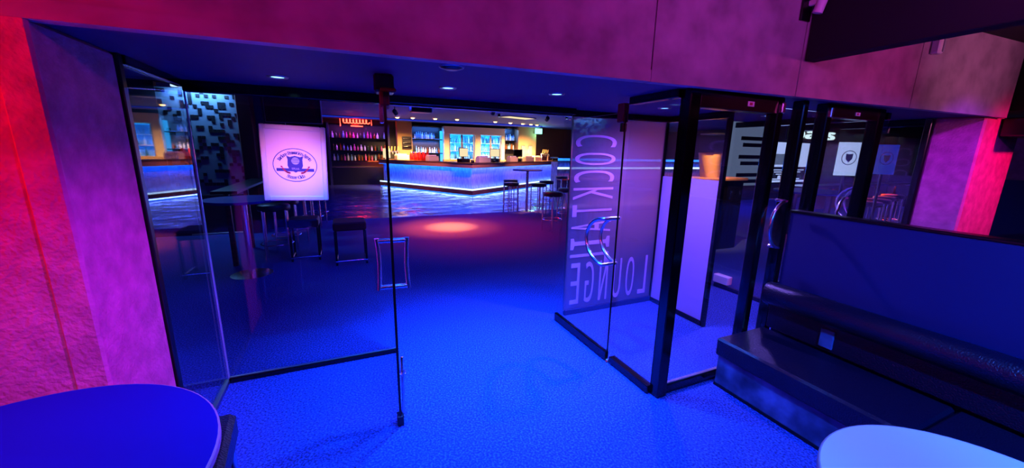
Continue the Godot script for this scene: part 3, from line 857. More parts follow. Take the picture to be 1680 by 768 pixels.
# ---------------------------------------------------------------- left side of bar room
func left_side():
	var f = thing("wall_pixel", "grey wall panel with a scatter of dark square tiles", "", v3(-2.9, 0, -8.7), 0, "", "structure")
	obj("panel", bx(v3(0, 0.75, -0.1), v3(1.16, 2.62, 0), 0.004), M.grey_panel, f)
	obj("lower_panel", bx(v3(0, 0.0, -0.1), v3(1.16, 0.75, 0.02), 0.004), M.dark_wall, f)
	obj("skirting", bx(v3(0.2, 0.0, 0.02), v3(1.06, 0.03, 0.05), 0.004), M.steel, f)
	var st := SurfaceTool.new()
	st.begin(Mesh.PRIMITIVE_TRIANGLES)
	st.set_smooth_group(-1)
	rng.seed = 77
	for gy in 30:
		for gx in 19:
			if rng.randf() < 0.26:
				var x := 0.02 + gx * 0.06
				var y := 0.8 + gy * 0.06
				add_box(st, v3(x, y, 0.0), v3(x + 0.056, y + 0.056, 0.012))
	tag(obj("tiles", done(st), M.dark_tile, f), "", "", "", "stuff")
	obj("picture_light", bx(v3(0.25, 2.63, 0.0), v3(1.12, 2.68, 0.08), 0.004), M.led_white, f)
	area(v3(-2.3, 2.62, -8.55), v3(-2.3, 1.5, -8.68), Vector2(0.8, 0.06), Color(0.40, 0.65, 1.0), 3.0)
	struct("wall_pixel_side", bx(v3(-5, 0, -8.82), v3(-2.9, 2.95, -8.7)), M.dark_wall, "dark wall beside the tiled panel")
	struct("wall_pixel_top", bx(v3(-2.9, 2.7, -8.82), v3(-1.74, 2.95, -8.7)), M.dark_wall, "dark wall above the tiled panel")
	struct("trim_column", bx(v3(-1.74, 0, -8.9), v3(-1.52, 2.95, -8.55), 0.01), M.maroon, "dark red column beside the tiled panel")
	struct("wall_notice", bx(v3(-1.52, 0, -9.95), v3(-1.4, 2.95, -8.9)), M.navy_panel, "navy return wall with a notice")
	struct("wall_notice_front", bx(v3(-1.52, 0, -9.2), v3(-1.05, 2.95, -9.05)), M.navy_panel, "navy wall behind the stools")
	var t = thing("framed_notice", "small pale framed notice on the navy wall left of the poster", "notice", v3(-1.44, 1.66, -9.045))
	obj("frame", bx(v3(-0.09, -0.19, 0), v3(0.09, 0.19, 0.02), 0.006), M.black_metal, t)
	obj("sheet", bx(v3(-0.07, -0.16, 0.02), v3(0.07, 0.16, 0.023)), M.paper, t)
	t = thing("television", "dark flat television hung from the ceiling above the poster", "television", v3(-0.86, 2.4, -8.85))
	t.rotation.x = 0.12
	obj("bezel", bx(v3(-0.5, -0.29, -0.03), v3(0.5, 0.29, 0.03), 0.008), M.steel, t)
	obj("screen", bx(v3(-0.48, -0.27, 0.03), v3(0.48, 0.27, 0.034)), M.screen_off, t)
	obj("bracket", bx(v3(-0.04, 0.2, -0.06), v3(0.04, 0.52, -0.03), 0.004), M.black_metal, t)

# ---------------------------------------------------------------- bottles
var bottle_proto := []
func make_bottles():
	var prof := [
		[Vector2(0, 0), Vector2(0.037, 0), Vector2(0.039, 0.01), Vector2(0.039, 0.16), Vector2(0.03, 0.20), Vector2(0.014, 0.225), Vector2(0.013, 0.27), Vector2(0.016, 0.275), Vector2(0.016, 0.295), Vector2(0, 0.296)],
		[Vector2(0, 0), Vector2(0.045, 0), Vector2(0.047, 0.01), Vector2(0.047, 0.14), Vector2(0.02, 0.19), Vector2(0.016, 0.24), Vector2(0.019, 0.245), Vector2(0.019, 0.262), Vector2(0, 0.263)],
		[Vector2(0, 0), Vector2(0.03, 0), Vector2(0.031, 0.008), Vector2(0.031, 0.13), Vector2(0.012, 0.185), Vector2(0.012, 0.22), Vector2(0.014, 0.222), Vector2(0.014, 0.232), Vector2(0, 0.233)]]
	for p in prof:
		bottle_proto.append(lathe(p, Vector3.ZERO, 8))
	M.bottle = [mat(Color(0.75, 0.80, 0.90), 0.15), mat(Color(0.35, 0.55, 0.75), 0.15), mat(Color(0.10, 0.22, 0.14), 0.12), mat(Color(0.42, 0.22, 0.08), 0.12), mat(Color(0.62, 0.10, 0.16), 0.15), mat(Color(0.70, 0.30, 0.60), 0.2)]

func row_of_bottles(x0, x1, y, z, n, kinds, label, group, along := Vector3.RIGHT, origin := Vector3.ZERO, scale := 1.0):
	for i in n:
		var x: float = lerpf(x0, x1, (i + 0.5) / n) + rng.randf_range(-0.01, 0.01)
		var kind: int = kinds[rng.randi() % kinds.size()]
		var o = obj("bottle", bottle_proto[rng.randi() % 3], M.bottle[kind], null, origin + along * x + v3(0, y, z))
		o.scale = Vector3(1.1, rng.randf_range(0.9, 1.15), 1.1) * scale
		tag(o, ["clear", "pale-blue", "green", "amber", "red", "pink"][kind] + " " + label, "bottle", group)

# ---------------------------------------------------------------- the bar
var C := Vector2(4.24, -13.36)
var DL := Vector2(-0.507, -0.862)
var DR := Vector2(0.815, -0.579)
var NL := Vector2(0.862, -0.507)
var NR := Vector2(-0.579, -0.815)
func bar_poly(off: float, depth: float, ll := 5.6, lr := 8.0) -> Array:
	var nl := NL
	var nr := NR
	var inside := (nl + nr).normalized()
	var k := 1.0 / inside.dot(nl)
	var a := C + inside * off * k
	var b := C + inside * (off + depth) * k
	return [C + DL * ll + nl * off, a, C + DR * lr + nr * off, C + DR * lr + nr * (off + depth), b, C + DL * ll + nl * (off + depth)]

func strip(off: float, w: float, y0: float, y1: float):
	return prism(bar_poly(off, w), y0, y1)

func the_bar():
	var t = thing("bar_counter", "angled bar with timber edge, streaky front panel and blue light lines", "bar counter", Vector3.ZERO)
	obj("kick_step", strip(-0.01, 0.5, 0.03, 0.2), M.timber, t)
	obj("floor_light_strip", strip(0.04, 0.05, 0.0, 0.03), M.led_blue, t)
	obj("kick_light_strip", strip(0.0, 0.05, 0.2, 0.25), M.led_white, t)
	obj("front_panel", strip(0.22, 0.3, 0.2, 1.02), M.bar_front, t)
	obj("edge_band", strip(-0.02, 0.7, 1.02, 1.17), M.timber_warm, t)
	obj("counter_top", strip(-0.05, 0.78, 1.17, 1.2), M.timber, t)
	obj("under_light_strip", strip(0.02, 0.05, 1.0, 1.02), M.led_blue, t)
	for side in 2:
		var d: Vector2 = DL if side == 0 else DR
		var n: Vector2 = NL if side == 0 else NR
		var ln := 5.4 if side == 0 else 7.8
		var m := C + d * ln / 2 + n * 0.08
		var col := Color(0.06, 0.30, 1.0) if side == 0 else Color(0.22, 0.28, 1.0)
		area(v3(m.x, 0.99, m.y), v3(m.x + n.x * 0.35, 0, m.y + n.y * 0.35), Vector2(ln, 0.06), col, 16.0 * ln / 5.4, v3(d.x, 0, d.y))
		m = C + d * ln / 2 + n * 0.10
		area(v3(m.x, 0.245, m.y), v3(m.x + n.x * 0.3, 1, m.y + n.y * 0.3), Vector2(ln, 0.04), Color(0.2, 0.4, 1.0), 3.0 * ln / 5.4, v3(d.x, 0, d.y))
		m = C + d * ln / 2 - n * 0.02
		area(v3(m.x, 0.05, m.y), v3(m.x - n.x, -0.35, m.y - n.y), Vector2(ln, 0.04), Color(0.35, 0.45, 1.0), 2.0 * ln / 5.4, v3(d.x, 0, d.y))
	for q in [[v3(1.6, 2.75, -13.0), v3(3.1, 1.1, -15.3), "and aimed at its left arm"], [v3(4.2, 2.75, -11.2), v3(4.3, 1.1, -13.4), "and aimed at its corner"], [v3(6.6, 2.75, -12.2), v3(7.2, 1.1, -15.5), "and aimed at its right arm"]]:
		added_can_lamp("added warm can lamp hung before the bar %s" % q[2], q[0], q[1], Color(1.0, 0.60, 0.45), 16.0, 24.0)  # added to light the timber band along the bar front
	back_bar()
	bar_top_items()
	# warm downlights over the bar
	var i := 0
	for p in [[655, 2.1], [674, 2.7], [708, 3.6], [745, 4.5], [807, 6.3], [832, 7.1], [855, 7.8], [869, 8.3], [880, 8.7]]:
		var at := v3(p[1], 2.95, -16.3 - 0.15 * absf(i - 3))
		var o = thing("downlight", "warm recessed downlight in the row above the bar", "downlight", at, 0, "warm downlights above the bar")
		obj("trim_ring", lathe([Vector2(0.075, 0.0), Vector2(0.08, -0.03), Vector2(0.105, -0.03), Vector2(0.11, 0.0)], Vector3.ZERO, 16), M.steel, o)
		obj("light_bulb", lathe([Vector2(0.0, -0.07), Vector2(0.06, -0.055), Vector2(0.09, 0.0)], Vector3.ZERO, 16), M.bulb_warm, o)
		spot(at + v3(0, -0.08, 0), at + v3(0, -2, -1.1), WARM, 48.0, 50.0, 0.05, 1.0)
		i += 1

func back_bar():
	var z := -19.0
	struct("wall_back_bar", bx(v3(-1.0, 0, z - 0.35), v3(9.6, 2.95, z - 0.28)), M.dark_wall, "dark wall behind the bar shelves")
	struct("wall_pillar_tan", bx(v3(2.3, 0, z - 0.2), v3(2.98, 2.95, z + 0.35), 0.01), M.tan, "tan pillar at the end of the bottle shelves")
	struct("wall_pillar_brown", bx(v3(8.45, 0, z - 0.2), v3(9.5, 2.95, z + 0.35), 0.01), M.tan, "tan pillar right of the glass-door fridges")
	struct("wall_maroon", bx(v3(9.6, 0, z - 0.8), v3(18, 2.95, z - 0.7)), M.maroon, "dark red wall beyond the bar")
	# wine rack on pillar
	var t = thing("wine_rack", "dark wall rack on the tan pillar beside the bottle shelves", "rack", v3(2.72, 1.95, z + 0.36))
	obj("board", bx(v3(-0.22, -0.3, 0), v3(0.22, 0.28, 0.04), 0.006), M.black_metal, t)
	for k in 3:
		obj("cradle", tube([v3(-0.18, -0.2 + k * 0.18, 0.05), v3(0.18, -0.16 + k * 0.18, 0.12)], 0.03, 8), M.black_gloss, t)
	# open bottle shelves
	t = thing("bottle_shelf", "dark open shelves of spirits between tan pillar and fridges", "shelf", v3(3.05, 0, z))
	obj("back_board", bx(v3(0, 1.0, -0.18), v3(1.4, 2.75, -0.14)), M.dark_tile, t)
	for y in [1.5, 2.15, 2.75]:
		obj("shelf_board", bx(v3(0, y - 0.04, -0.14), v3(1.4, y, 0.2), 0.004), M.black_gloss, t)
		if y < 2.7:
			obj("light_strip", bx(v3(0.02, y, -0.13), v3(1.38, y + 0.02, -0.10)), M.led_blue, t)
			area(v3(3.75, y + 0.5, z + 0.28), v3(3.75, y + 0.1, z + 0.05), Vector2(1.3, 0.04), Color(0.25, 0.5, 1.0), 2.2)
	obj("lower_cabinet", bx(v3(0, 0, -0.18), v3(1.4, 1.0, 0.2), 0.006), M.black_metal, t)
	row_of_bottles(3.1, 4.1, 2.15, z + 0.05, 11, [0, 0, 1], "bottle on the upper spirits shelf left of the fridges", "bottles on the upper spirits shelf")
	row_of_bottles(3.15, 4.35, 1.5, z + 0.05, 11, [0, 1, 0, 3], "bottle on the lower spirits shelf left of the fridges", "bottles on the lower spirits shelf")
	# fridge surround
	t = thing("fridge_surround", "cream framed surround around the two lit fridges behind the bar", "cabinet", v3(4.5, 0, z))
	obj("header", bx(v3(0, 2.42, -0.2), v3(3.2, 2.78, 0.32), 0.01), M.cream, t)
	obj("jamb", bx(v3(0, 0.9, -0.2), v3(0.26, 2.42, 0.3), 0.008), M.cream, t)
	obj("jamb", bx(v3(1.58, 0.9, -0.2), v3(1.86, 2.42, 0.3), 0.008), M.cream, t)
	obj("jamb", bx(v3(3.02, 0.9, -0.2), v3(3.2, 2.42, 0.3), 0.008), M.cream, t)
	obj("sill", bx(v3(-0.05, 1.0, -0.2), v3(3.25, 1.2, 0.36), 0.008), M.tan, t)
	obj("lower_cabinet", bx(v3(0, 0, -0.2), v3(3.2, 0.9, 0.3), 0.008), M.black_metal, t)
	obj("side_light", bx(v3(-0.14, 1.0, 0.0), v3(-0.02, 2.55, 0.12), 0.01), M.led_cyan, t)
	var n := 0
	for fx in [4.78, 6.38]:
		t = thing("glass_fridge", ["lit double glass-door drinks fridge next to the spirits shelves", "lit double glass-door drinks fridge next to the tan pillar"][n], "fridge", v3(fx, 0, z))
		var w := 1.28 if n == 0 else 1.12
		obj("back_board", bx(v3(0, 1.2, -0.18), v3(w, 2.4, -0.15)), M.cyan_panel, t)
		for y in [1.22, 1.62, 2.02]:
			obj("shelf_board", bx(v3(0.02, y - 0.015, -0.15), v3(w - 0.02, y, 0.16)), M.white, t)
		for dx in [0.0, w / 2]:
			var d = obj("door", bx(v3(dx + 0.05, 1.24, 0.205), v3(dx + w / 2 - 0.05, 2.36, 0.212)), M.glass, t)
			obj("door_stile", bx(v3(dx, 1.2, 0.2), v3(dx + 0.05, 2.4, 0.22), 0.003), M.steel, d)
			obj("door_stile", bx(v3(dx + w / 2 - 0.05, 1.2, 0.2), v3(dx + w / 2, 2.4, 0.22), 0.003), M.steel, d)
			obj("handle", bx(v3(dx + (w / 2 - 0.06 if dx == 0.0 else 0.03), 1.6, 0.222), v3(dx + (w / 2 - 0.03 if dx == 0.0 else 0.06), 2.0, 0.25), 0.004), M.chrome, d)
		obj("light_strip", bx(v3(0.03, 2.36, 0.12), v3(w - 0.03, 2.4, 0.16)), M.led_cyan, t)
		for lx in [0.07, w / 2, w - 0.07]:
			area(v3(fx + lx, 1.82, z + 0.19), v3(fx + w / 2, 1.82, z - 0.15), Vector2(0.05, 1.1), Color(0.2, 0.6, 1.0), 2.6)
		for y in [1.22, 1.62, 2.02]:
			row_of_bottles(fx + 0.06, fx + w - 0.06, y, z + 0.02, 10, [0, 1, 1, 2], ["bottle in the lit fridge next to the spirits shelves", "bottle in the lit fridge next to the tan pillar"][n], ["bottles in the left fridge", "bottles in the right fridge"][n])
		n += 1
	# small shelves right of fridge
	t = thing("bottle_shelf", "short dark shelves of bottles between fridge and tan pillar", "shelf", v3(7.78, 0, z))
	obj("back_board", bx(v3(0, 1.2, -0.18), v3(0.62, 2.85, -0.14)), M.dark_tile, t)
	for y in [1.75, 2.2, 2.85]:
		obj("shelf_board", bx(v3(0, y - 0.05, -0.14), v3(0.62, y, 0.2), 0.004), M.black_gloss, t)
	obj("lower_cabinet", bx(v3(0, 0, -0.18), v3(0.62, 1.2, 0.2), 0.006), M.black_metal, t)
	area(v3(8.1, 2.75, z + 0.3), v3(8.1, 1.9, z), Vector2(0.5, 0.04), Color(0.3, 0.55, 1.0), 1.6)
	row_of_bottles(7.84, 8.36, 2.2, z + 0.04, 5, [0, 1, 0], "bottle on the upper short shelf right of the fridges", "bottles on the short shelves")
	row_of_bottles(7.84, 8.36, 1.75, z + 0.04, 5, [0, 1, 3], "bottle on the lower short shelf right of the fridges", "bottles on the short shelves")
	# wall lights on the brown pillar
	for k in 2:
		t = thing("wall_lamp", "bright white upright wall lamp on the tan pillar", "lamp", v3(8.72 + k * 0.42, 1.62, z + 0.36), 0, "wall lamps on the tan pillar")
		obj("back_plate", bx(v3(-0.11, -0.38, 0), v3(0.11, 0.34, 0.02), 0.004), M.steel, t)
		obj("light_panel", bx(v3(-0.1, -0.36, 0.02), v3(0.1, 0.32, 0.06), 0.01), M.screen_warm, t)
		omni(v3(8.72 + k * 0.42, 1.62, z + 0.55), Color(1.0, 0.9, 0.8), 0.6, 0.1)
	# exit sign
	t = thing("exit_sign", "glowing green exit sign hung from the ceiling right of the bar", "sign", v3(9.6, 2.72, -18.6))
	obj("light_box", bx(v3(-0.2, -0.14, -0.04), v3(0.2, 0.14, 0.04), 0.01), M.exit_green, t)
	obj("hanger", bx(v3(-0.01, 0.14, -0.01), v3(0.01, 0.24, 0.01)), M.steel, t)
	omni(v3(9.6, 2.6, -18.4), Color(0.5, 1.0, 0.8), 0.8, 0.1)

func on_bar(side: int, s: float, inset: float) -> Vector3:
	var d: Vector2 = DL if side == 0 else DR
	var n: Vector2 = NL if side == 0 else NR
	var p := C + d * s + n * inset
	return v3(p.x, 1.2, p.y)

func bar_top_items():
	var i := 0
	for q in [[0, 0.9, 0.5, 0.35], [1, 2.3, 0.55, -0.6], [1, 4.2, 0.55, -0.6]]:
		var at := on_bar(q[0], q[1], q[2])
		var t = thing("cash_register", ["cash register with lit screen on the left arm of the bar", "cash register with lit screen on the right arm of the bar near the corner", "cash register with dark screen far along the right arm of the bar"][i], "cash register", at, q[3])
		obj("body", bx(v3(-0.2, 0, -0.16), v3(0.2, 0.14, 0.16), 0.012), M.black_metal, t)
		obj("stand", bx(v3(-0.03, 0.14, -0.05), v3(0.03, 0.34, 0.0), 0.004), M.black_metal, t)
		var sc = obj("screen", bx(v3(-0.19, 0.22, 0.0), v3(0.19, 0.52, 0.03), 0.006), M.screen_warm if i < 2 else M.screen_off, t)
		obj("bezel", bx(v3(-0.21, 0.20, -0.02), v3(0.21, 0.54, 0.004), 0.004), M.black_metal, sc)
		i += 1
	i = 0
	for q in [[0, 4.35, 0.3], [0, 2.45, 0.3], [1, 1.1, 0.3], [1, 3.3, 0.3], [1, 4.95, 0.4], [1, 5.8, 0.4]]:
		var at := on_bar(q[0], q[1], q[2])
		var t = thing("caddy_box", ["cream napkin box on the far left arm of the bar", "cream napkin box on the left arm beside the red glasses", "cream napkin box on the right arm near the bar corner", "cream napkin box on the right arm between the registers", "cream napkin box on the right arm past the registers", "cream napkin box near the right end of the bar"][i], "box", at, 0.4)
		var w := 0.3 if i % 2 == 0 else 0.24
		obj("body", bx(v3(-w, 0, -0.12), v3(w, 0.2, 0.12), 0.01), M.cream, t)
		obj("lid", bx(v3(-w * 0.9, 0.2, -0.1), v3(w * 0.6, 0.25, 0.1), 0.01), M.white, t)
		i += 1
	for k in 5:
		var at := on_bar(0, 2.95 + k * 0.25, 0.5)
		var o = obj("red_jar", lathe([Vector2(0, 0), Vector2(0.09, 0), Vector2(0.1, 0.05), Vector2(0.1, 0.2), Vector2(0.06, 0.27), Vector2(0.05, 0.34), Vector2(0, 0.35)], Vector3.ZERO, 12), M.red_plastic, null, at)
		tag(o, "red jar in the cluster on the left arm of the bar", "jar", "red jars on the bar")
	# beer fonts
	i = 0
	for q in [[0, 5.1, 0.4], [1, 6.7, 0.4]]:
		var at := on_bar(q[0], q[1], q[2])
		var t = thing("beer_font", ["beer font with several taps at the left end of the bar", "beer font with several taps at the right end of the bar"][i], "beer font", at, 0.5)
		obj("column", tube([v3(-0.3, 0, 0), v3(-0.3, 0.34, 0), v3(0.3, 0.34, 0), v3(0.3, 0, 0)], 0.04, 10), M.chrome, t)
		for k in 4:
			var tap = obj("tap", tube([v3(-0.24 + k * 0.16, 0.36, 0.0), v3(-0.24 + k * 0.16, 0.32, 0.1), v3(-0.24 + k * 0.16, 0.22, 0.11)], 0.014, 8), M.steel, t)
			obj("tap_handle", tube([v3(-0.24 + k * 0.16, 0.38, 0.02), v3(-0.24 + k * 0.16, 0.56, 0.05)], 0.022, 8), M.gold, tap)
		i += 1
	for k in 4:
		var at := on_bar(1, [0.35, 1.75, 3.85, 7.4][k], 0.25)
		var o = obj("ashtray_cup", lathe([Vector2(0, 0), Vector2(0.06, 0), Vector2(0.07, 0.1), Vector2(0.055, 0.1), Vector2(0.05, 0.02), Vector2(0, 0.02)], Vector3.ZERO, 12), M.black_gloss, null, at)
		tag(o, "small black straw cup on the right arm of the bar", "cup", "black cups on the bar")

# ---------------------------------------------------------------- second bar behind the neon sign
func second_bar():
	var z := -19.2
	var t = thing("bottle_shelf", "tall back-bar shelves of bottles under the red neon sign", "shelf", v3(-0.55, 0, z))
	obj("back_board", bx(v3(0, 0.9, -0.2), v3(2.45, 2.75, -0.15)), M.dark_tile, t)
	obj("side_board", bx(v3(-0.1, 0.0, -0.2), v3(0, 2.75, 0.25), 0.006), M.navy_panel, t)
	obj("side_board", bx(v3(2.45, 0.0, -0.2), v3(2.55, 2.75, 0.25), 0.006), M.navy_panel, t)
	for y in [1.1, 1.55, 2.1, 2.7]:
		obj("shelf_board", bx(v3(0, y - 0.04, -0.15), v3(2.45, y, 0.2), 0.004), M.black_gloss, t)
	obj("cupboard", bx(v3(0, 0, -0.15), v3(2.45, 0.8, 0.2), 0.01), M.black_metal, t)
	for y in [1.1, 1.55, 2.1]:
		row_of_bottles(-0.5, 1.85, y, z + 0.06, 16, [0, 1, 3, 2, 5], ["bottle on the low shelf under the neon sign", "bottle on the middle shelf under the neon sign", "bottle on the top shelf under the neon sign"][int((y - 1.0) / 0.5)], "bottles under the neon sign")
	area(v3(0.7, 2.62, z + 0.5), v3(0.7, 1.4, z), Vector2(2.2, 0.06), Color(0.65, 0.35, 0.95), 3.0)
	area(v3(1.4, 1.05, z + 0.5), v3(1.4, 0.6, z + 0.2), Vector2(0.8, 0.05), Color(1.0, 0.35, 0.12), 2.0)
	t = thing("neon_sign", "glowing red neon sign in a frame above the bottle shelves", "sign", v3(0.55, 2.78, z + 0.25))
	obj("frame_tube", tube([v3(-0.62, -0.18, 0), v3(-0.62, 0.2, 0), v3(0.68, 0.2, 0), v3(0.68, -0.1, 0)], 0.018, 8), M.neon_red, t)
	var script := []
	for k in 73:
		var a := TAU * k / 9.0
		script.append(v3(-0.52 + 1.08 * k / 72.0 + 0.045 * cos(a), 0.02 + (0.09 + 0.03 * sin(k * 0.7)) * sin(a), 0.02))
	obj("neon_script", tube(script, 0.02, 6), M.neon_red, t)
	obj("neon_underline", tube([v3(-0.2, -0.16, 0.02), v3(0.3, -0.16, 0.02)], 0.022, 8), M.neon_red, t)
	omni(v3(0.55, 2.75, z + 0.65), Color(1.0, 0.12, 0.1), 1.0, 0.15)
	t = thing("price_card", "pale lit card standing beside the bottle shelves", "sign", v3(1.78, 1.25, z + 0.7))
	obj("light_box", bx(v3(-0.16, 0.0, -0.02), v3(0.16, 0.42, 0.02), 0.006), M.screen_warm, t)
	obj("stand", bx(v3(-0.02, -1.25, -0.02), v3(0.02, 0.0, 0.02)), M.black_metal, t)

# ---------------------------------------------------------------- right of the lobby
func right_side():
	var i2 := 0
	# counter with blue light lines
	var t = thing("light_counter", "long dark counter with two blue light lines right of the bar", "counter", v3(8.2, 0, -14.0))
	obj("body", bx(v3(0, 0, -0.6), v3(9.2, 1.25, -0.06), 0.01), M.bar_front, t)
	obj("counter_top", bx(v3(-0.05, 1.4, -0.65), v3(9.25, 1.45, 0.05), 0.01), M.black_gloss, t)
	obj("upper_light_strip", bx(v3(0, 1.3, -0.05), v3(9.2, 1.4, 0.0), 0.01), M.led_blue, t)
	obj("lower_light_strip", bx(v3(0, 0.95, -0.06), v3(9.2, 1.03, -0.02), 0.01), M.led_white, t)
	obj("ledge", bx(v3(0, 0.5, -0.06), v3(9.2, 0.56, 0.3), 0.01), M.timber_warm, t)
	area(v3(12.8, 1.3, -13.9), v3(12.8, 0, -13.2), Vector2(9.0, 0.06), Color(0.1, 0.35, 1.0), 12.0)
	area(v3(12.8, 0.9, -13.6), v3(12.8, 0, -13.4), Vector2(9.0, 0.06), Color(1.0, 0.35, 0.15), 6.0)
	# reception stand with warm tub
	t = thing("reception_stand", "dark stand with a timber top beyond the lobby glass", "counter", v3(5.7, 0, -4.75))
	obj("body", bx(v3(-0.55, 0, -0.22), v3(0.75, 1.22, 0.22), 0.01), M.black_metal, t)
	obj("counter_top", bx(v3(-0.6, 1.22, -0.26), v3(0.8, 1.27, 0.26), 0.01), M.timber_warm, t)
	t = thing("ticket_tub", "tapered cream tub with a clear case on top, on the reception stand", "tub", v3(5.84, 1.27, -4.75))
	var st := SurfaceTool.new()
	st.begin(Mesh.PRIMITIVE_TRIANGLES)
	st.set_smooth_group(-1)
	add_lathe(st, [Vector2(0, 0), Vector2(0.15, 0), Vector2(0.22, 0.42), Vector2(0, 0.42)], Vector3.ZERO, 4, false)
	obj("tub_body", done(st), M.gold, t).rotation.y = PI / 4
	obj("rim", bx(v3(-0.17, 0.42, -0.17), v3(0.17, 0.445, 0.17), 0.005), M.black_metal, t)
	obj("case", bx(v3(-0.155, 0.445, -0.155), v3(0.155, 0.72, 0.155)), M.glass, t)
	obj("case_lid", bx(v3(-0.16, 0.72, -0.16), v3(0.16, 0.74, 0.16), 0.004), M.steel, t)
	spot(v3(5.2, 2.85, -3.9), v3(5.8, 1.4, -4.75), WARM, 16.0, 24.0, 0.05, 1.0)
	# menu board
	t = thing("menu_board", "pale lit board with pairs of dark bars beyond the lobby glass", "sign", v3(9.95, 0, -7.0))
	obj("board_screen", bx(v3(-0.72, 0.85, -0.06), v3(0.66, 2.6, 0), 0.01), M.screen_grey, t)
	for k in 3:
		for j in 2:
			obj("dark_bar", bx(v3(-0.36 + 0.1 * j, 2.05 - k * 0.48 - j * 0.17, 0), v3(0.52, 2.15 - k * 0.48 - j * 0.17, 0.03), 0.01), M.dark_tile, t)
	obj("post", bx(v3(-0.05, 0, -0.1), v3(0.05, 0.85, -0.06)), M.black_metal, t)
	# poster screen
	t = thing("display_screen", "large white lit display with a picture and text lines beyond the lobby", "screen", v3(11.75, 0, -7.0))
	obj("lit_screen", bx(v3(-1.0, 0.92, -0.06), v3(0.92, 2.04, 0), 0.01), M.screen_on, t)
	obj("picture_band", bx(v3(-0.98, 1.42, 0), v3(0.3, 1.72, 0.008)), M.screen_grey, t)
	obj("text_field", bx(v3(-0.98, 0.98, 0), v3(0.9, 1.36, 0.006)), M.screen_dark, t)
	for k in 3:
		obj("text_line", bx(v3(-0.7 + k * 0.1, 1.26 - k * 0.06, 0.006), v3(0.75 - k * 0.15, 1.285 - k * 0.06, 0.012)), M.screen_on, t)
	for sx in [-0.35, 0.25]:
		obj("badge", lathe([Vector2(0, 0.012), Vector2(0.06, 0.012), Vector2(0.06, 0)], v3(0, 0, 0), 14, false), M.screen_on, t, v3(sx, 1.06, 0.006)).rotation.x = PI / 2
	obj("bottom_line", bx(v3(-0.7, 1.0, 0.006), v3(0.6, 1.03, 0.012)), M.screen_on, t)
	obj("frame", bx(v3(-1.05, 0.86, -0.12), v3(0.97, 2.09, -0.06), 0.01), M.black_metal, t)
	for sx in [-0.9, 0.8]:
		obj("leg", bx(v3(sx - 0.03, 0, -0.11), v3(sx + 0.03, 0.86, -0.07)), M.black_metal, t)
	area(v3(11.7, 1.5, -6.85), v3(11.7, 1.3, -5), Vector2(1.8, 1.1), Color(0.6, 0.7, 1.0), 2.0)
	# shop letters
	t = thing("letter_sign", "white glowing letter sign reading bars above the display beyond the lobby", "sign", v3(12.6, 2.12, -6.9))
	var font := SystemFont.new()
	font.font_names = PackedStringArray(["Droid Sans"])
	font.font_weight = 700
	var m := text_mesh("bars", font, 0.05)
	var bb := m.get_aabb()
	var o = obj("neon_letters", m, M.neon_white, t)
	o.scale = v3(1.95 / bb.size.x, 0.30 / bb.size.y, 1)
	o.position = v3(-0.1, 0.17, 0.03)
	obj("back_rail", bx(v3(-1.3, -0.02, -0.04), v3(1.2, 0.4, 0.0), 0.01), M.black_metal, t)
	obj("hanger", bx(v3(-0.02, 0.4, -0.04), v3(0.02, 0.83, 0.0)), M.black_metal, t)
	# two glowing panels on made-up stands, imitating reflections of the club poster
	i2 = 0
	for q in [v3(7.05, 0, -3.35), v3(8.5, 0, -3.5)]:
		t = thing("reflection_stand", ["white glowing panel on an added stand, imitating the club poster reflection, beyond the second lobby door", "blue glowing panel on an added stand, imitating a second poster reflection, beyond the end glass"][i2], "reflection panel", q, -0.5)
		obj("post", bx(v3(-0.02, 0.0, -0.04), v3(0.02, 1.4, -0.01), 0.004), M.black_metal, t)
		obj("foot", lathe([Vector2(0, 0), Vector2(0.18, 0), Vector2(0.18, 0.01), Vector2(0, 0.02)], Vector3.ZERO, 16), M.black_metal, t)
		obj("reflection_panel", bx(v3(-0.17, 1.38, -0.01), v3(0.17, 1.88, 0.01), 0.004), M.screen_on if i2 == 0 else M.reflection_blue, t)
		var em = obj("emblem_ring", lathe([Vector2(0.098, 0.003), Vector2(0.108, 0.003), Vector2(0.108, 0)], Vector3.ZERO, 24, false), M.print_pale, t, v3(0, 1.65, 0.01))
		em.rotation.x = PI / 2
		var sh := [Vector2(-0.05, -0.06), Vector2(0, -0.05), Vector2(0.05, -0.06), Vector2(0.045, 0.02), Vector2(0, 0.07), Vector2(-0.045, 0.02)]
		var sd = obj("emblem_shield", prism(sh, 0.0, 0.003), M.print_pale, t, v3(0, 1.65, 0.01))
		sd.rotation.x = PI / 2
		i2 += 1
	# warm picture wall right of display
	struct("wall_warm", bx(v3(13.6, 0, -7.4), v3(18, 2.95, -7.2)), M.tan, "tan wall right of the display")
	# tables and stools seen above the bench back
	high_table("round high table seen through the second lobby door", v3(7.4, 0, -3.9), 0.6, 1.08)
	var s1 = null
	for c in get_children():
		if String(c.name) == "bar_stool": s1 = c
	var i := 0
	for p in [v3(9.2, 0, -3.9), v3(10.0, 0, -4.1), v3(10.8, 0, -4.3), v3(11.6, 0, -4.5)]:
		dup(s1, p, 0.2 * i, "bar stool in the row beyond the lobby, seen through the end glass").set_meta("group", "stools beyond the lobby")
		i += 1
	t = thing("drinks_ledge", "long timber ledge with red light beyond the end glass", "shelf", v3(8.6, 0, -5.0))
	obj("ledge_top", bx(v3(0, 1.0, -0.2), v3(4.5, 1.05, 0.2), 0.008), M.timber, t)
	for k in 4:
		obj("support", bx(v3(0.1 + k * 1.35, 0, -0.05), v3(0.18 + k * 1.35, 1.0, 0.05), 0.004), M.black_metal, t)
	area(v3(10.8, 0.95, -4.9), v3(10.8, 0, -4.9), Vector2(4.2, 0.1), Color(1.0, 0.25, 0.1), 5.0)

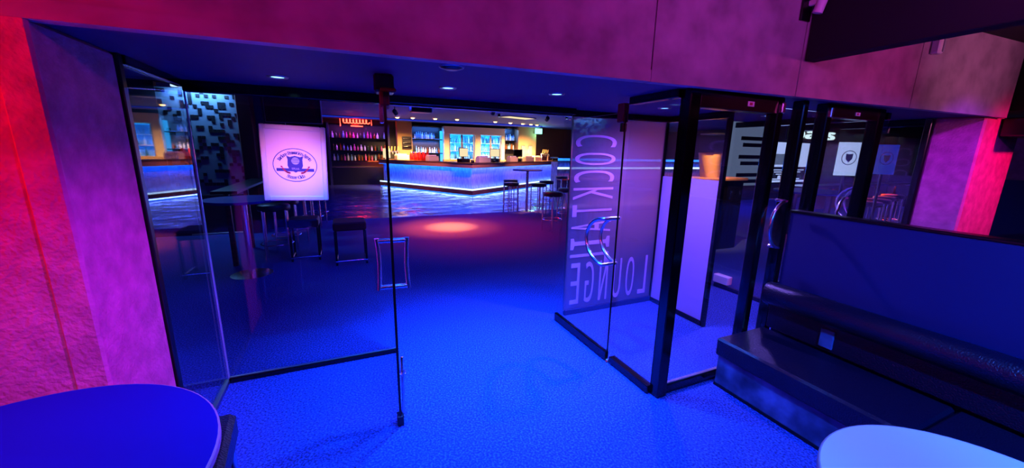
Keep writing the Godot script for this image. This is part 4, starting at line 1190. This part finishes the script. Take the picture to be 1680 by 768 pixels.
func ceiling_items():
	var t = thing("ceiling_projector", "dark box projector hung from the bar-room ceiling", "projector", v3(2.0, 2.95, -10.9))
	obj("body", bx(v3(-0.28, -0.32, -0.2), v3(0.28, -0.06, 0.2), 0.03), M.black_metal, t)
	obj("mount", bx(v3(-0.04, -0.08, -0.04), v3(0.04, 0.0, 0.04)), M.black_metal, t)
	t = thing("ceiling_panel_light", "pale rectangular light panel in the bar-room ceiling", "light panel", v3(6.3, 2.95, -14.0), 0.35)
	obj("frame", bx(v3(-0.72, -0.03, -0.3), v3(0.72, 0, 0.3), 0.005), M.steel, t)
	obj("light_panel", bx(v3(-0.66, -0.034, -0.25), v3(0.66, -0.03, 0.25)), M.screen_warm, t)
	area(v3(6.3, 2.9, -14.0), v3(6.3, 0, -14.0), Vector2(1.3, 0.5), Color(1.0, 0.85, 0.75), 2.0)
	var i := 0
	for p in [v3(5.2, 2.95, -13.2), v3(9.9, 2.95, -15.5), v3(7.6, 2.95, -12.5)]:
		t = thing("ceiling_spot", "small cold-white ceiling spot in the bar room", "spotlight", p, 0, "cold-white spots in the bar ceiling")
		obj("can", lathe([Vector2(0.05, 0), Vector2(0.05, -0.1), Vector2(0.035, -0.1)], Vector3.ZERO, 12, false), M.black_metal, t)
		obj("light_bulb", lathe([Vector2(0, -0.095), Vector2(0.035, -0.1)], Vector3.ZERO, 12), M.bulb_blue, t)
		i += 1
	t = thing("ceiling_coffer", "dropped navy ceiling raft with a lit rim above the bar", "ceiling raft", v3(4.8, 2.95, -16.9))
	obj("raft", bx(v3(-6.5, -0.06, -1.6), v3(4.6, 0, -0.9), 0.01), M.bar_ceiling, t)
	obj("rim_light_strip", bx(v3(-6.5, -0.055, -0.9), v3(4.6, -0.02, -0.87), 0.005), M.led_dim, t)

func _ready():
	rng.seed = 5
	camera_and_air()
	ceiling_lamps()
	materials()
	M.maroon_gloss = mat(Color(0.10, 0.03, 0.04), 0.25)
	M.timber_warm = mat(Color(0.62, 0.44, 0.36), 0.4)
	M.cyan_panel = mat(Color(0.30, 0.60, 0.85), 0.5)
	setting()
	soffit_lights()
	glass_front()
	poster()
	foreground()
	bar_room_furniture()
	left_side()
	make_bottles()
	the_bar()
	second_bar()
	right_side()
	ceiling_items()
